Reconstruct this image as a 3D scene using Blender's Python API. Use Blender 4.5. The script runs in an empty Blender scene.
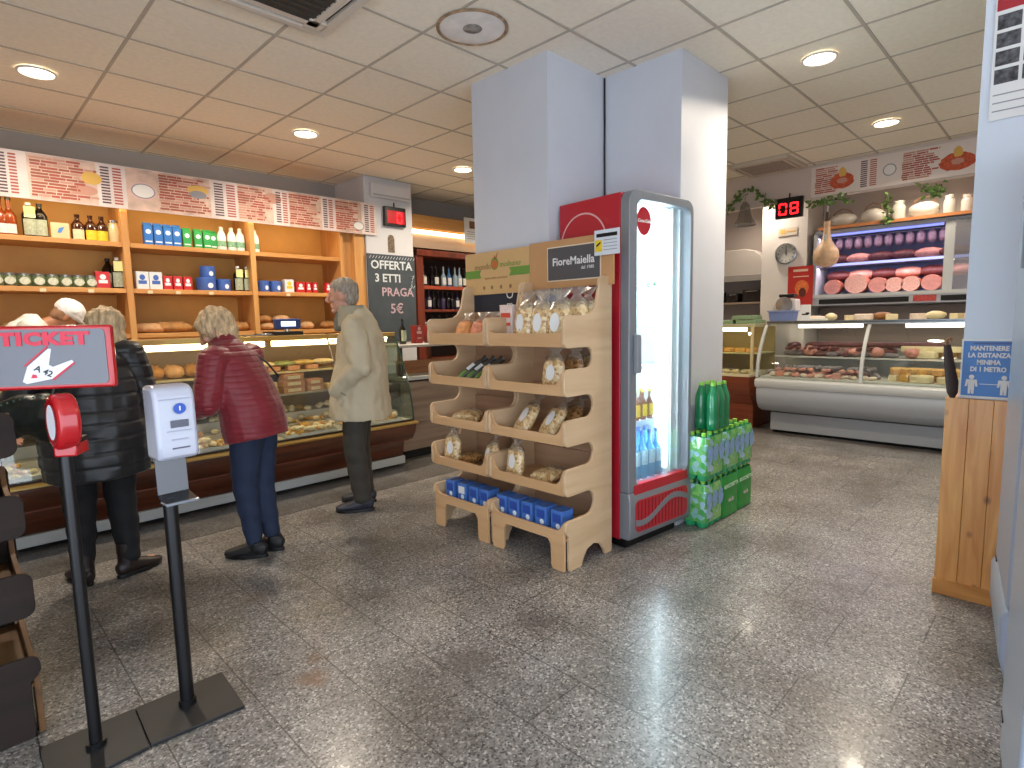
import bpy, bmesh, math, random
from math import sin, cos, pi, radians
from mathutils import Vector, Matrix, Euler
random.seed(7)
SC = bpy.context.scene
COL = SC.collection

# ------------------------------------------------------------------ camera
FPX = 568.5
EYE = Vector((0.0, 0.0, 1.4))
_y, _p, _r = radians(45.15), radians(-6.3), radians(-1.1)
FWD = Vector((sin(_y)*cos(_p), cos(_y)*cos(_p), sin(_p)))
_rt = Vector((cos(_y), -sin(_y), 0)); _up = _rt.cross(FWD)
RT = _rt*cos(_r) + _up*sin(_r); UP = -_rt*sin(_r) + _up*cos(_r)
cd = bpy.data.cameras.new('camera'); cam = bpy.data.objects.new('camera', cd); COL.objects.link(cam)
cd.sensor_fit = 'HORIZONTAL'; cd.sensor_width = 36.0; cd.lens = FPX*36.0/1024.0
cd.clip_start = 0.02; cd.clip_end = 200
M3 = Matrix((RT, UP, -FWD)).transposed()
cam.matrix_world = Matrix.Translation(EYE) @ M3.to_4x4()
SC.camera = cam

# ------------------------------------------------------------------ world daylight, exposure
w = bpy.data.worlds.new('daylight'); SC.world = w; w.use_nodes = True
bg = w.node_tree.nodes['Background']; bg.inputs[0].default_value = (0.78, 0.87, 1.0, 1); bg.inputs[1].default_value = 3.9
SC.view_settings.view_transform = 'Standard'; SC.view_settings.look = 'None'
SC.view_settings.exposure = 0.0; SC.view_settings.gamma = 1.0; SC.view_settings.use_curve_mapping = False
LAMP_W = 32.0          # each ceiling downlight
CASE_W = 7.5          # each strip lamp in a counter
FRIDGE_E = 7.0

def ray(px, py): return FWD*FPX + RT*(px-512) - UP*(py-384)
def at_x(px, py, X): d = ray(px, py); return EYE + d*(X/d.x)
def at_y(px, py, Y): d = ray(px, py); return EYE + d*(Y/d.y)
def at_z(px, py, Z=0.0): d = ray(px, py); return EYE + d*((Z-1.4)/d.z)

# ------------------------------------------------------------------ materials
def lin(c):
    if isinstance(c, str):
        c = c.lstrip('#'); c = [int(c[i:i+2], 16)/255 for i in (0, 2, 4)]
    return tuple((x/12.92 if x <= 0.04045 else ((x+0.055)/1.055)**2.4) for x in c[:3]) + (1.0,)
_MC = {}
def mat(name, color, rough=0.5, metal=0.0, emit=0.0, var=0.0, vscale=8.0, bump=0.0, bscale=60.0, spec=0.5, coat=0.0, sheen=0.0, ecol=None, stretch=None):
    if name in _MC: return _MC[name]
    m = bpy.data.materials.new(name); m.use_nodes = True; nt = m.node_tree; b = nt.nodes['Principled BSDF']
    c = lin(color)
    b.inputs['Base Color'].default_value = c; b.inputs['Roughness'].default_value = rough; b.inputs['Metallic'].default_value = metal
    b.inputs['Specular IOR Level'].default_value = spec; b.inputs['Coat Weight'].default_value = coat
    b.inputs['Sheen Weight'].default_value = sheen
    if emit: b.inputs['Emission Color'].default_value = lin(ecol) if ecol else c; b.inputs['Emission Strength'].default_value = emit
    if var or bump:
        tc = nt.nodes.new('ShaderNodeTexCoord'); mp = nt.nodes.new('ShaderNodeMapping'); nt.links.new(tc.outputs['Object'], mp.inputs[0])
        if stretch: mp.inputs['Scale'].default_value = stretch
    if var:
        n = nt.nodes.new('ShaderNodeTexNoise'); n.inputs['Scale'].default_value = vscale; n.inputs['Detail'].default_value = 4
        nt.links.new(mp.outputs[0], n.inputs['Vector'])
        r = nt.nodes.new('ShaderNodeValToRGB'); r.color_ramp.elements[0].position = .3; r.color_ramp.elements[1].position = .7
        r.color_ramp.elements[0].color = tuple(x*(1-var) for x in c[:3])+(1,); r.color_ramp.elements[1].color = tuple(min(1, x*(1+var)) for x in c[:3])+(1,)
        nt.links.new(n.outputs['Fac'], r.inputs[0]); nt.links.new(r.outputs[0], b.inputs['Base Color'])
    if bump:
        n2 = nt.nodes.new('ShaderNodeTexNoise'); n2.inputs['Scale'].default_value = bscale; nt.links.new(mp.outputs[0], n2.inputs['Vector'])
        bp = nt.nodes.new('ShaderNodeBump'); bp.inputs['Strength'].default_value = bump; bp.inputs['Distance'].default_value = .01
        nt.links.new(n2.outputs['Fac'], bp.inputs['Height']); nt.links.new(bp.outputs[0], b.inputs['Normal'])
    _MC[name] = m; return m
def glass(name, tint=(1, 1, 1), refl=0.06, rough=0.02, solid=0.0, color='#ffffff'):
    """clear sheet: transparent body plus a mirror share that grows at grazing angles; SOLID adds a little diffuse film"""
    if name in _MC: return _MC[name]
    m = bpy.data.materials.new(name); m.use_nodes = True; nt = m.node_tree; nt.nodes.remove(nt.nodes['Principled BSDF'])
    out = nt.nodes['Material Output']; t = nt.nodes.new('ShaderNodeBsdfTransparent'); t.inputs[0].default_value = tuple(tint)+(1,)
    g = nt.nodes.new('ShaderNodeBsdfGlossy'); g.inputs['Roughness'].default_value = rough
    fr = nt.nodes.new('ShaderNodeLayerWeight'); fr.inputs[0].default_value = .25
    mm = nt.nodes.new('ShaderNodeMath'); mm.operation = 'MULTIPLY_ADD'; mm.inputs[1].default_value = .5; mm.inputs[2].default_value = refl; mm.use_clamp = True
    nt.links.new(fr.outputs['Fresnel'], mm.inputs[0])
    mx = nt.nodes.new('ShaderNodeMixShader'); nt.links.new(mm.outputs[0], mx.inputs[0]); nt.links.new(t.outputs[0], mx.inputs[1]); nt.links.new(g.outputs[0], mx.inputs[2])
    last = mx
    if solid:
        d = nt.nodes.new('ShaderNodeBsdfDiffuse'); d.inputs[0].default_value = lin(color)
        m2 = nt.nodes.new('ShaderNodeMixShader'); m2.inputs[0].default_value = solid; nt.links.new(mx.outputs[0], m2.inputs[1]); nt.links.new(d.outputs[0], m2.inputs[2]); last = m2
    nt.links.new(last.outputs[0], out.inputs[0]); _MC[name] = m; return m

def granite(name='granite_floor', tone=1.0):
    m = bpy.data.materials.new(name); m.use_nodes = True; nt = m.node_tree; N = nt.nodes; L = nt.links; b = N['Principled BSDF']
    ge = N.new('ShaderNodeNewGeometry'); sp = N.new('ShaderNodeSeparateXYZ'); L.new(ge.outputs['Position'], sp.inputs[0])
    ax = N.new('ShaderNodeMath'); ax.operation = 'ADD'; ax.inputs[1].default_value = 6.08-.119; L.new(sp.outputs[0], ax.inputs[0])
    ay = N.new('ShaderNodeMath'); ay.operation = 'ADD'; ay.inputs[1].default_value = 6.0-.385; L.new(sp.outputs[1], ay.inputs[0])
    cb = N.new('ShaderNodeCombineXYZ'); L.new(ay.outputs[0], cb.inputs[0]); L.new(ax.outputs[0], cb.inputs[1])
    br = N.new('ShaderNodeTexBrick'); br.inputs['Scale'].default_value = 1; br.inputs['Brick Width'].default_value = .6; br.inputs['Row Height'].default_value = .304
    br.inputs['Mortar Size'].default_value = .003; br.inputs['Mortar Smooth'].default_value = .3; br.offset = .5; br.offset_frequency = 2
    br.inputs['Color1'].default_value = (1.0*tone, .99*tone, .985*tone, 1); br.inputs['Color2'].default_value = (1.12*tone, 1.105*tone, 1.09*tone, 1); br.inputs['Mortar'].default_value = (.36*tone, .355*tone, .35*tone, 1)
    L.new(cb.outputs[0], br.inputs['Vector'])
    vo = N.new('ShaderNodeTexVoronoi'); vo.inputs['Scale'].default_value = 140; L.new(ge.outputs['Position'], vo.inputs['Vector'])
    r = N.new('ShaderNodeValToRGB'); r.color_ramp.interpolation = 'LINEAR'; e = r.color_ramp.elements
    e[0].position = .05; e[0].color = lin('#3f3e3e'); e[1].position = 1; e[1].color = lin('#c0bebb')
    for p, c in ((.25, '#6c6b6a'), (.55, '#7e7d7b'), (.85, '#8e8c8a')): x = r.color_ramp.elements.new(p); x.color = lin(c)
    sx = N.new('ShaderNodeSeparateColor'); L.new(vo.outputs['Color'], sx.inputs[0]); L.new(sx.outputs[0], r.inputs[0])
    no = N.new('ShaderNodeTexNoise'); no.inputs['Scale'].default_value = 2.2; no.inputs['Detail'].default_value = 6; L.new(ge.outputs['Position'], no.inputs['Vector'])
    r2 = N.new('ShaderNodeValToRGB'); r2.color_ramp.elements[0].position = .32; r2.color_ramp.elements[0].color = (.60, .57, .53, 1); r2.color_ramp.elements[1].position = .66; r2.color_ramp.elements[1].color = (1.06, 1.05, 1.04, 1)
    L.new(no.outputs['Fac'], r2.inputs[0])
    m1 = N.new('ShaderNodeMix'); m1.data_type = 'RGBA'; m1.blend_type = 'MULTIPLY'; m1.inputs[0].default_value = 1; L.new(r.outputs[0], m1.inputs[6]); L.new(br.outputs[0], m1.inputs[7])
    m2 = N.new('ShaderNodeMix'); m2.data_type = 'RGBA'; m2.blend_type = 'MULTIPLY'; m2.inputs[0].default_value = 1; L.new(m1.outputs[2], m2.inputs[6]); L.new(r2.outputs[0], m2.inputs[7])
    # worn rusty stains on the stone
    last = m2.outputs[2]
    for (cx, cy, rr, colr, amt) in ((.93, 2.08, .075, '#6b4a2e', .75), (1.45, 1.72, .12, '#5a5350', .6), (1.86, 1.72, .1, '#55504d', .5), (2.1, 1.25, .12, '#5d5754', .4), (1.05, 2.95, .10, '#6b5438', .35), (1.0, 2.2, .05, '#5f3f26', .6), (3.35, .62, .03, '#3a3432', .8), (1.25, 2.9, .06, '#4c4744', .5), (1.9, 3.2, .12, '#5d4f42', .4)):
        vm = N.new('ShaderNodeVectorMath'); vm.operation = 'DISTANCE'; vm.inputs[1].default_value = (cx, cy, 0); L.new(ge.outputs['Position'], vm.inputs[0])
        nn = N.new('ShaderNodeTexNoise'); nn.inputs['Scale'].default_value = 22; nn.inputs['Detail'].default_value = 5; L.new(ge.outputs['Position'], nn.inputs['Vector'])
        md = N.new('ShaderNodeMath'); md.operation = 'MULTIPLY_ADD'; md.inputs[1].default_value = rr*1.6; L.new(nn.outputs['Fac'], md.inputs[0]); L.new(vm.outputs['Value'], md.inputs[2])
        mr = N.new('ShaderNodeMapRange'); mr.inputs['From Min'].default_value = rr*1.1; mr.inputs['From Max'].default_value = rr*1.9; mr.inputs['To Min'].default_value = amt; mr.inputs['To Max'].default_value = 0; L.new(md.outputs[0], mr.inputs[0])
        mx = N.new('ShaderNodeMix'); mx.data_type = 'RGBA'; L.new(mr.outputs[0], mx.inputs[0]); L.new(last, mx.inputs[6]); mx.inputs[7].default_value = lin(colr); last = mx.outputs[2]
    L.new(last, b.inputs['Base Color'])
    n3 = N.new('ShaderNodeTexNoise'); n3.inputs['Scale'].default_value = 3.5; n3.inputs['Detail'].default_value = 5; L.new(ge.outputs['Position'], n3.inputs['Vector'])
    mr = N.new('ShaderNodeMapRange'); mr.inputs['To Min'].default_value = .24; mr.inputs['To Max'].default_value = .38; b.inputs['Coat Weight'].default_value = .06; b.inputs['Coat Roughness'].default_value = .09; L.new(n3.outputs['Fac'], mr.inputs[0]); L.new(mr.outputs[0], b.inputs['Roughness'])
    bp = N.new('ShaderNodeBump'); bp.inputs['Strength'].default_value = .12; bp.inputs['Distance'].default_value = .002; L.new(br.outputs['Fac'], bp.inputs['Height']); bp.invert = True
    L.new(bp.outputs[0], b.inputs['Normal']); return m

def woodmat(name, c1, c2, scale=1.0, axis='z', rough=.45, knots=False, coat=0.0, board=0.0):
    """grain running along AXIS of the object; BOARD > 0 adds seams between boards of that width"""
    if name in _MC: return _MC[name]
    m = bpy.data.materials.new(name); m.use_nodes = True; nt = m.node_tree; N = nt.nodes; L = nt.links; b = N['Principled BSDF']
    tc = N.new('ShaderNodeTexCoord'); mp = N.new('ShaderNodeMapping'); L.new(tc.outputs['Object'], mp.inputs[0])
    s = [14*scale]*3; s['xyz'.index(axis)] = 1.3*scale; mp.inputs['Scale'].default_value = s
    n = N.new('ShaderNodeTexNoise'); n.inputs['Scale'].default_value = 1.6; n.inputs['Detail'].default_value = 7; n.inputs['Distortion'].default_value = .8; L.new(mp.outputs[0], n.inputs['Vector'])
    r = N.new('ShaderNodeValToRGB'); r.color_ramp.elements[0].position = .32; r.color_ramp.elements[0].color = lin(c1); r.color_ramp.elements[1].position = .68; r.color_ramp.elements[1].color = lin(c2)
    L.new(n.outputs['Fac'], r.inputs[0]); last = r.outputs[0]
    if knots:
        mk = N.new('ShaderNodeMapping'); sk = [5.0]*3; sk['xyz'.index(axis)] = 3.4; mk.inputs['Scale'].default_value = sk; L.new(tc.outputs['Object'], mk.inputs[0])
        vk = N.new('ShaderNodeTexVoronoi'); vk.inputs['Scale'].default_value = 1.7; L.new(mk.outputs[0], vk.inputs['Vector'])
        mr = N.new('ShaderNodeMapRange'); mr.inputs['From Min'].default_value = .07; mr.inputs['From Max'].default_value = .17; mr.inputs['To Min'].default_value = .85; mr.inputs['To Max'].default_value = 0; L.new(vk.outputs['Distance'], mr.inputs[0])
        mx = N.new('ShaderNodeMix'); mx.data_type = 'RGBA'; L.new(mr.outputs[0], mx.inputs[0]); L.new(last, mx.inputs[6]); mx.inputs[7].default_value = lin('#5b2f14'); last = mx.outputs[2]
    L.new(last, b.inputs['Base Color']); b.inputs['Roughness'].default_value = rough; b.inputs['Coat Weight'].default_value = coat; b.inputs['Coat Roughness'].default_value = .12
    _MC[name] = m; return m

# ------------------------------------------------------------------ mesh building
class MB:
    def __init__(s): s.v = []; s.f = []; s.m = []
    def add(s, vs, fs, mi=0):
        o = len(s.v); s.v += [tuple(v) for v in vs]; s.f += [tuple(i+o for i in f) for f in fs]; s.m += [mi]*len(fs); return s
    def box(s, x0, x1, y0, y1, z0, z1, mi=0):
        x0, x1 = sorted((x0, x1)); y0, y1 = sorted((y0, y1)); z0, z1 = sorted((z0, z1))
        return s.add([(x0,y0,z0),(x1,y0,z0),(x1,y1,z0),(x0,y1,z0),(x0,y0,z1),(x1,y0,z1),(x1,y1,z1),(x0,y1,z1)],
                     [(0,3,2,1),(4,5,6,7),(0,1,5,4),(1,2,6,5),(2,3,7,6),(3,0,4,7)], mi)
    def ring_loft(s, rings, mi=0, cap=True):
        n = len(rings[0]); vs = [p for r in rings for p in r]; fs = []
        for k in range(len(rings)-1):
            for i in range(n):
                j = (i+1) % n; fs.append((k*n+i, k*n+j, (k+1)*n+j, (k+1)*n+i))
        if cap: fs.append(tuple(range(n-1, -1, -1))); fs.append(tuple((len(rings)-1)*n+i for i in range(n)))
        return s.add(vs, fs, mi)
    def cyl(s, p0, p1, r0, r1=None, n=16, mi=0):
        r1 = r0 if r1 is None else r1; return s.tube([p0, p1], [r0, r1], n, mi)
    def tube(s, pts, r, n=10, mi=0):
        pts = [Vector(p) for p in pts]; rr = r if isinstance(r, (list, tuple)) else [r]*len(pts); rings = []
        ref = None
        for k, p in enumerate(pts):
            t = (pts[min(k+1, len(pts)-1)]-pts[max(k-1, 0)]).normalized()
            if ref is None: ref = Vector((1, 0, 0)) if abs(t.x) < .8 else Vector((0, 1, 0))
            a = (ref-t*ref.dot(t)).normalized(); b = t.cross(a); ref = a
            rings.append([p+(a*cos(2*pi*i/n)+b*sin(2*pi*i/n))*rr[k] for i in range(n)])
        return s.ring_loft(rings, mi)
    def lathe(s, prof, n=20, c=(0, 0, 0), mi=0, mis=None, sx=1, sy=1):
        for k in range(len(prof)-1):
            (r0, z0), (r1, z1) = prof[k], prof[k+1]; m_ = mis[k] if mis else mi
            if r0 < 1e-6 and r1 < 1e-6: continue
            vs = []; fs = []
            if r0 < 1e-6:
                vs = [(c[0], c[1], c[2]+z0)]+[(c[0]+r1*sx*cos(2*pi*i/n), c[1]+r1*sy*sin(2*pi*i/n), c[2]+z1) for i in range(n)]
                fs = [(0, 1+i, 1+(i+1) % n)[::-1] if z1 > z0 else (0, 1+i, 1+(i+1) % n)[::-1] for i in range(n)]
            elif r1 < 1e-6:
                vs = [(c[0]+r0*sx*cos(2*pi*i/n), c[1]+r0*sy*sin(2*pi*i/n), c[2]+z0) for i in range(n)]+[(c[0], c[1], c[2]+z1)]
                fs = [(i, (i+1) % n, n) for i in range(n)]
            else:
                vs = [(c[0]+r*sx*cos(2*pi*i/n), c[1]+r*sy*sin(2*pi*i/n), c[2]+z) for r, z in ((r0, z0), (r1, z1)) for i in range(n)]
                fs = [(i, (i+1) % n, n+(i+1) % n, n+i) for i in range(n)]
            s.add(vs, fs, m_)
        return s
    def prism(s, poly, axis, a, b, mi=0):
        """polygon of (u,v) extruded along AXIS from a to b; for x: (u,v)=(y,z), y: (x,z), z: (x,y)"""
        n = len(poly)
        def P(u, v, t): return {'x': (t, u, v), 'y': (u, t, v), 'z': (u, v, t)}[axis]
        vs = [P(u, v, a) for u, v in poly]+[P(u, v, b) for u, v in poly]
        fs = [tuple(range(n-1, -1, -1)), tuple(range(n, 2*n))]+[(i, (i+1) % n, n+(i+1) % n, n+i) for i in range(n)]
        return s.add(vs, fs, mi)
    def ell(s, c, r, n=16, m=10, mi=0, jit=0.0, R=None, seed=0):
        if not hasattr(r, '__len__'): r = (r, r, r)
        rnd = random.Random(seed); vs = []; fs = []
        for k in range(1, m):
            for i in range(n):
                th = pi*k/m; ph = 2*pi*i/n; j = 1+rnd.uniform(-jit, jit)
                v = Vector((r[0]*sin(th)*cos(ph)*j, r[1]*sin(th)*sin(ph)*j, r[2]*cos(th)*j))
                if R: v = R @ v
                vs.append(Vector(c)+v)
        a = Vector((0, 0, r[2])); a = R @ a if R else a
        vs.append(Vector(c)+a); vs.append(Vector(c)-a); t = len(vs)-2
        for k in range(m-2):
            for i in range(n):
                j = (i+1) % n; fs.append((k*n+i, (k+1)*n+i, (k+1)*n+j, k*n+j))
        for i in range(n): fs.append((t, i, (i+1) % n)); fs.append((t+1, (m-2)*n+(i+1) % n, (m-2)*n+i))
        return s.add(vs, fs, mi)
    def xf(s, M):
        s.v = [tuple(M @ Vector(v)) for v in s.v]; return s
    def mesh(s, name, mats, smooth=True, angle=38, weld=True):
        me = bpy.data.meshes.new(name); me.from_pydata(s.v, [], s.f)
        for m in (mats if isinstance(mats, (list, tuple)) else [mats]): me.materials.append(m)
        me.polygons.foreach_set('material_index', s.m); me.update()
        bm = bmesh.new(); bm.from_mesh(me)
        if weld: bmesh.ops.remove_doubles(bm, verts=bm.verts, dist=1e-5)
        bmesh.ops.recalc_face_normals(bm, faces=bm.faces); bm.to_mesh(me); bm.free()
        if smooth:
            me.polygons.foreach_set('use_smooth', [True]*len(me.polygons)); me.set_sharp_from_angle(angle=radians(angle))
        return me
    def build(s, name, mats, parent=None, loc=None, rz=0.0, bevel=0.0, seg=2, sub=0, smooth=True, angle=38, weld=True):
        me = s.mesh(name, mats, smooth, angle, weld); o = bpy.data.objects.new(name, me); COL.objects.link(o)
        if loc is not None: o.location = loc
        if rz: o.rotation_euler.z = rz
        if parent: o.parent = parent
        if bevel:
            b = o.modifiers.new('bevel', 'BEVEL'); b.width = bevel; b.segments = seg; b.limit_method = 'ANGLE'; b.angle_limit = radians(40); b.harden_normals = False
        if sub:
            q = o.modifiers.new('sub', 'SUBSURF'); q.levels = sub; q.render_levels = sub
        return o
def tag(o, label=None, cat=None, group=None, kind=None):
    if label: o['label'] = label
    if cat: o['category'] = cat
    if group: o['group'] = group
    if kind: o['kind'] = kind
    return o
def thing(name, label, cat, loc=(0, 0, 0), rz=0.0, group=None):
    o = bpy.data.objects.new(name, None); COL.objects.link(o); o.location = loc; o.rotation_euler.z = rz; o.empty_display_size = .05
    return tag(o, label, cat, group)
def struct(o): o['kind'] = 'structure'; return o
def kids(o): return [c for c in bpy.data.objects if c.parent is o]
_KC = {}
def dup(root, loc=None, rz=None, label=None, group=None, scale=None, rot=None):
    key = root.name
    if key not in _KC: _KC[key] = [(c, kids(c)) for c in kids(root)]
    r = root.copy(); COL.objects.link(r)
    if loc is not None: r.location = loc
    if rz is not None: r.rotation_euler = (0, 0, rz)
    if rot is not None: r.rotation_euler = rot
    if scale is not None: r.scale = scale if hasattr(scale, '__len__') else (scale,)*3
    if label: r['label'] = label
    if group: r['group'] = group
    for c, gs in _KC[key]:
        k = c.copy(); COL.objects.link(k); k.parent = r
        for g in gs: d = g.copy(); COL.objects.link(d); d.parent = k
    return r
ORD = ['first', 'second', 'third', 'fourth', 'fifth', 'sixth', 'seventh', 'eighth', 'ninth', 'tenth', 'eleventh', 'twelfth']
def ordl(i, n):
    if n == 1: return ''
    if i == 0: return 'leftmost'
    if i == n-1: return 'rightmost'
    return ORD[i]+' from the left'
def text(name, s, size, m, loc, rot, parent=None, ext=.001, off=0.0, align='CENTER', shear=0.0, sx=1.0, space=1.0):
    c = bpy.data.curves.new(name, 'FONT'); c.body = s; c.size = size; c.extrude = ext; c.offset = off; c.align_x = align; c.align_y = 'CENTER'; c.shear = shear; c.space_character = space; c.resolution_u = 2
    t = bpy.data.objects.new('tmp_text', c); COL.objects.link(t); dg = bpy.context.evaluated_depsgraph_get()
    me = bpy.data.meshes.new_from_object(t.evaluated_get(dg)); bpy.data.objects.remove(t)
    me.materials.clear(); me.materials.append(m)
    o = bpy.data.objects.new(name, me); COL.objects.link(o); o.location = loc; o.rotation_euler = rot; o.scale = (sx, 1, 1)
    if parent: o.parent = parent
    return o
RY = (pi/2, 0, 0)            # lettering on a face that looks to -y
RX = (pi/2, 0, -pi/2)        # lettering on a face that looks to -x

# ------------------------------------------------------------------ the room
CE = 3.063
WHITE = mat('white_paint', '#c9c9cc', .6, var=.03, vscale=2)
WALLG = mat('grey_wall_paint', '#9a9896', .7, var=.05, vscale=2)
PILLAR = mat('pillar_paint', '#c3c6cd', .45, var=.03, vscale=3)
TILE = mat('ceiling_tile', '#ece3d0', .85, var=.04, vscale=30, bump=.15, bscale=160)
BAR = mat('ceiling_bar', '#b3aa9a', .6)
BLACK = mat('black_metal', '#0c0c0e', .35)
DARKG = mat('dark_gap', '#070707', .8)
CHROME = mat('steel', '#b9bcc0', .25, 1.0)
SS = mat('brushed_steel', '#9ea1a5', .38, .9)
PAPER = mat('white_paper', '#dfdfdd', .6)
GLASS = glass('counter_glass', (.97, 1, .98), .04)
def plane_box(name, x0, x1, y0, y1, z0, z1, m): return struct(MB().box(x0, x1, y0, y1, z0, z1).build(name, m, smooth=False))
plane_box('floor', -1.6, 8.8, -1.4, 6.6, -.1, 0, granite())
bnd = struct(MB().box(-1.5, 4.9, 4.10, 4.72, 0, .0015).build('trim_1', granite('dark_granite_border', .50), smooth=False))
ceil = plane_box('ceiling', -1.6, 8.8, -1.4, 6.6, CE, CE+.1, TILE)
g = MB()
k = -4
while .9307+.6*k < 7.05:
    x = .9307+.6*k; g.box(x-.009, x+.009, -1.3, 6.45, CE-.004, CE+.001); k += 1
k = -7
while 3.3877+.6*k < 6.45:
    y = 3.3877+.6*k; g.box(-1.5, 7.05, y-.009, y+.009, CE-.0045, CE+.001); k += 1
g.build('ceiling_grid', BAR, ceil, smooth=False)
plane_box('wall_left', -1.6, 8.8, 6.45, 6.6, 0, CE, WALLG)
plane_box('wall_right', 8.6, 8.8, -1.4, 6.45, 0, CE, mat('deli_wall', '#b9aeaa', .6))
# shop front behind the camera: piers and a lintel around large openings
plane_box('wall_front', 3.0, 8.6, -1.4, -1.25, 0, CE, WHITE)
plane_box('wall_lintel', -1.6, 3.0, -1.4, -1.25, 2.6, CE, WHITE)
plane_box('wall_back', -1.6, -1.5, 1.6, 6.45, 0, CE, WHITE)
plane_box('wall_back_lintel', -1.6, -1.5, -1.25, 1.6, 2.6, CE, WHITE)
# bulkhead above the deli
plane_box('wall_bulkhead', 7.05, 7.15, -1.25, 6.45, 2.70, CE, mat('bulkhead_paint', '#d2c4ba', .6))
# double pillar in the middle
pm = MB().prism([(2.815, 2.44), (3.415, 2.44), (3.415, 1.852), (4.07, 1.852), (4.07, 3.15), (2.815, 3.15)], 'z', 0, CE)
pillar = struct(pm.build('wall_pillar', PILLAR, smooth=False)); pillar['label'] = 'white stepped double pillar standing behind the bread rack'
cab = MB().tube([(3.405, 2.43, CE-.01), (3.407, 2.43, 2.75), (3.404, 2.43, 2.5), (3.408, 2.43, 2.0)], .006)
tag(cab.build('power_cable', BLACK), 'black cable running down the inner corner of the white pillar', 'cable')
# white column of the bakery wall
plane_box('wall_column', 3.53, 4.17, 5.8, 6.45, 0, CE, WHITE)
# column in the deli with clock
plane_box('wall_deli_column', 8.0, 8.6, 2.55, 3.12, 0, CE, mat('deli_column', '#d5cfcc', .55))
# right pillar, white above, pine below
plane_box('wall_right_pillar', 3.46, 3.9, -.3, .386, 0, CE, mat('right_pillar_paint', '#cfd7e3', .5))
PINE = woodmat('pine', '#c07a35', '#dc9f58', 1.0, 'z', .38, knots=True, coat=.2)
pw = MB()
for i in range(8):
    y1 = .437-.0915*i; pw.box(3.435, 3.46, y1-.0905, y1, .0, .99)
pw.box(3.46, 3.92, .40, .437, 0, .99)
wains = pw.build('pine_wainscot', PINE, bevel=.002); tag(wains, 'knotty pine plank panelling around the foot of the right white pillar', 'wall panel')
tag(MB().box(3.42, 3.435, -.3, .442, 0, .075).build('base_board', woodmat('pine2', '#b06f30', '#c98a45', 1, 'y', .4), wains, bevel=.003), 'low pine skirting board')

# ------------------------------------------------------------------ ceiling things
LAMPM = mat('lamp_glow', '#fff3dd', .5, emit=14, ecol='#fff0d8')
TRIM = mat('lamp_trim', '#d8d4cc', .4)
def downlight(x, y, label):
    t = thing('ceiling_downlight', label, 'ceiling light', (x, y, CE-.004), group='round recessed downlights')
    MB().lathe([(.105, -.001), (.105, -.010), (.094, -.014), (.088, -.006), (.088, -.001)], 28).build('trim_ring', TRIM, t)
    MB().lathe([(0, -.008), (.05, -.008), (.087, -.006), (.087, -.002), (0, -.002)], 28).build('diffuser', LAMPM, t)
    l = bpy.data.lights.new('bulb', 'AREA'); l.shape = 'DISK'; l.size = .16; l.energy = LAMP_W*(.45 if x > 7 else 1); l.color = (1.0, .86, .68); l.spread = radians(150)
    o = bpy.data.objects.new('bulb', l); COL.objects.link(o); o.parent = t; o.location = (0, 0, -.02)
    return t
for x, y, lb in ((.61, 4.88, 'round downlight over the bakery counter, leftmost of three in a row'), (2.42, 4.88, 'round downlight over the bakery counter, middle of three in a row'),
                 (4.21, 4.88, 'round downlight beside the white pillar, rightmost over the bakery'), (4.19, 1.30, 'larger looking downlight right of the white pillar'),
                 (5.99, 1.30, 'round downlight nearest to the deli menu board'), (6.0, 4.88, 'round downlight behind the pillar'),
                 (7.8, 1.3, 'round downlight behind the bulkhead, over the deli staff aisle'), (7.8, 3.1, 'round downlight behind the bulkhead, near the extractor hood'), (7.8, -.5, 'round downlight behind the bulkhead, at the far right')):  # the three behind the bulkhead are unseen, added to brighten the deli
    downlight(x, y, lb)
# cassette air conditioners
CREAM = mat('ac_cream', '#cfc6b8', .5)
def cassette(name, x0, x1, y0, y1, label, drop=.035, dark='#3a342e'):
    t = thing(name, label, 'air conditioner', ((x0+x1)/2, (y0+y1)/2, CE-.004)); a = (x1-x0)/2; b = (y1-y0)/2
    f = MB(); wd = .12*a/.47
    # frame with a slit on each side
    for sgn in (-1, 1):
        f.box(sgn*a, sgn*(a-wd*.38), -b, b, -drop, 0); f.box(sgn*(a-wd*.62), sgn*(a-wd), -b+wd, b-wd, -drop, 0)
        f.box(-a+wd*.38, a-wd*.38, sgn*b, sgn*(b-wd*.38), -drop, 0); f.box(-a+wd*.62, a-wd*.62, sgn*(b-wd*.62), sgn*(b-wd), -drop, 0)
    for sx in (-1, 1):
        for sy in (-1, 1): f.box(sx*(a-wd*.3), sx*(a-wd*1.15), sy*(b-wd*.3), sy*(b-wd*1.15), -drop, 0)
    f.build('frame', CREAM, t, bevel=.002)
    MB().box(-a+.01, a-.01, -b+.01, b-.01, -.012, 0).build('slot_backing', DARKG, t)
    gr = MB(); n = 14; ia = a-wd; ib = b-wd
    gr.box(-ia, ia, -ib, ib, -drop+.008, -drop+.012)
    for i in range(n+1):
        yy = -ib+2*ib*i/n; gr.box(-ia, ia, yy-.003, yy+.003, -drop, -drop+.01)
    gr.box(-.01, .01, -ib, ib, -drop-.002, -drop+.01)
    gr.build('grille', mat('grille_'+dark, dark, .6), t)
cassette('ceiling_air_conditioner', .76, 1.70, 2.21, 3.16, 'cream ceiling cassette air conditioner with dark central grille, cut off by top edge')
cassette('ceiling_air_conditioner', 6.33, 6.95, 2.24, 2.86, 'cream ceiling cassette air conditioner above the deli, beside the menu board', dark='#a89c90')
ring = thing('ceiling_diffuser', 'round ceiling vent with a rusty flaking rim near the pillar', 'vent', (2.30, 2.55, CE-.005))
RUST = mat('rust_rim', '#93785c', .8, var=.5, vscale=25)
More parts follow.
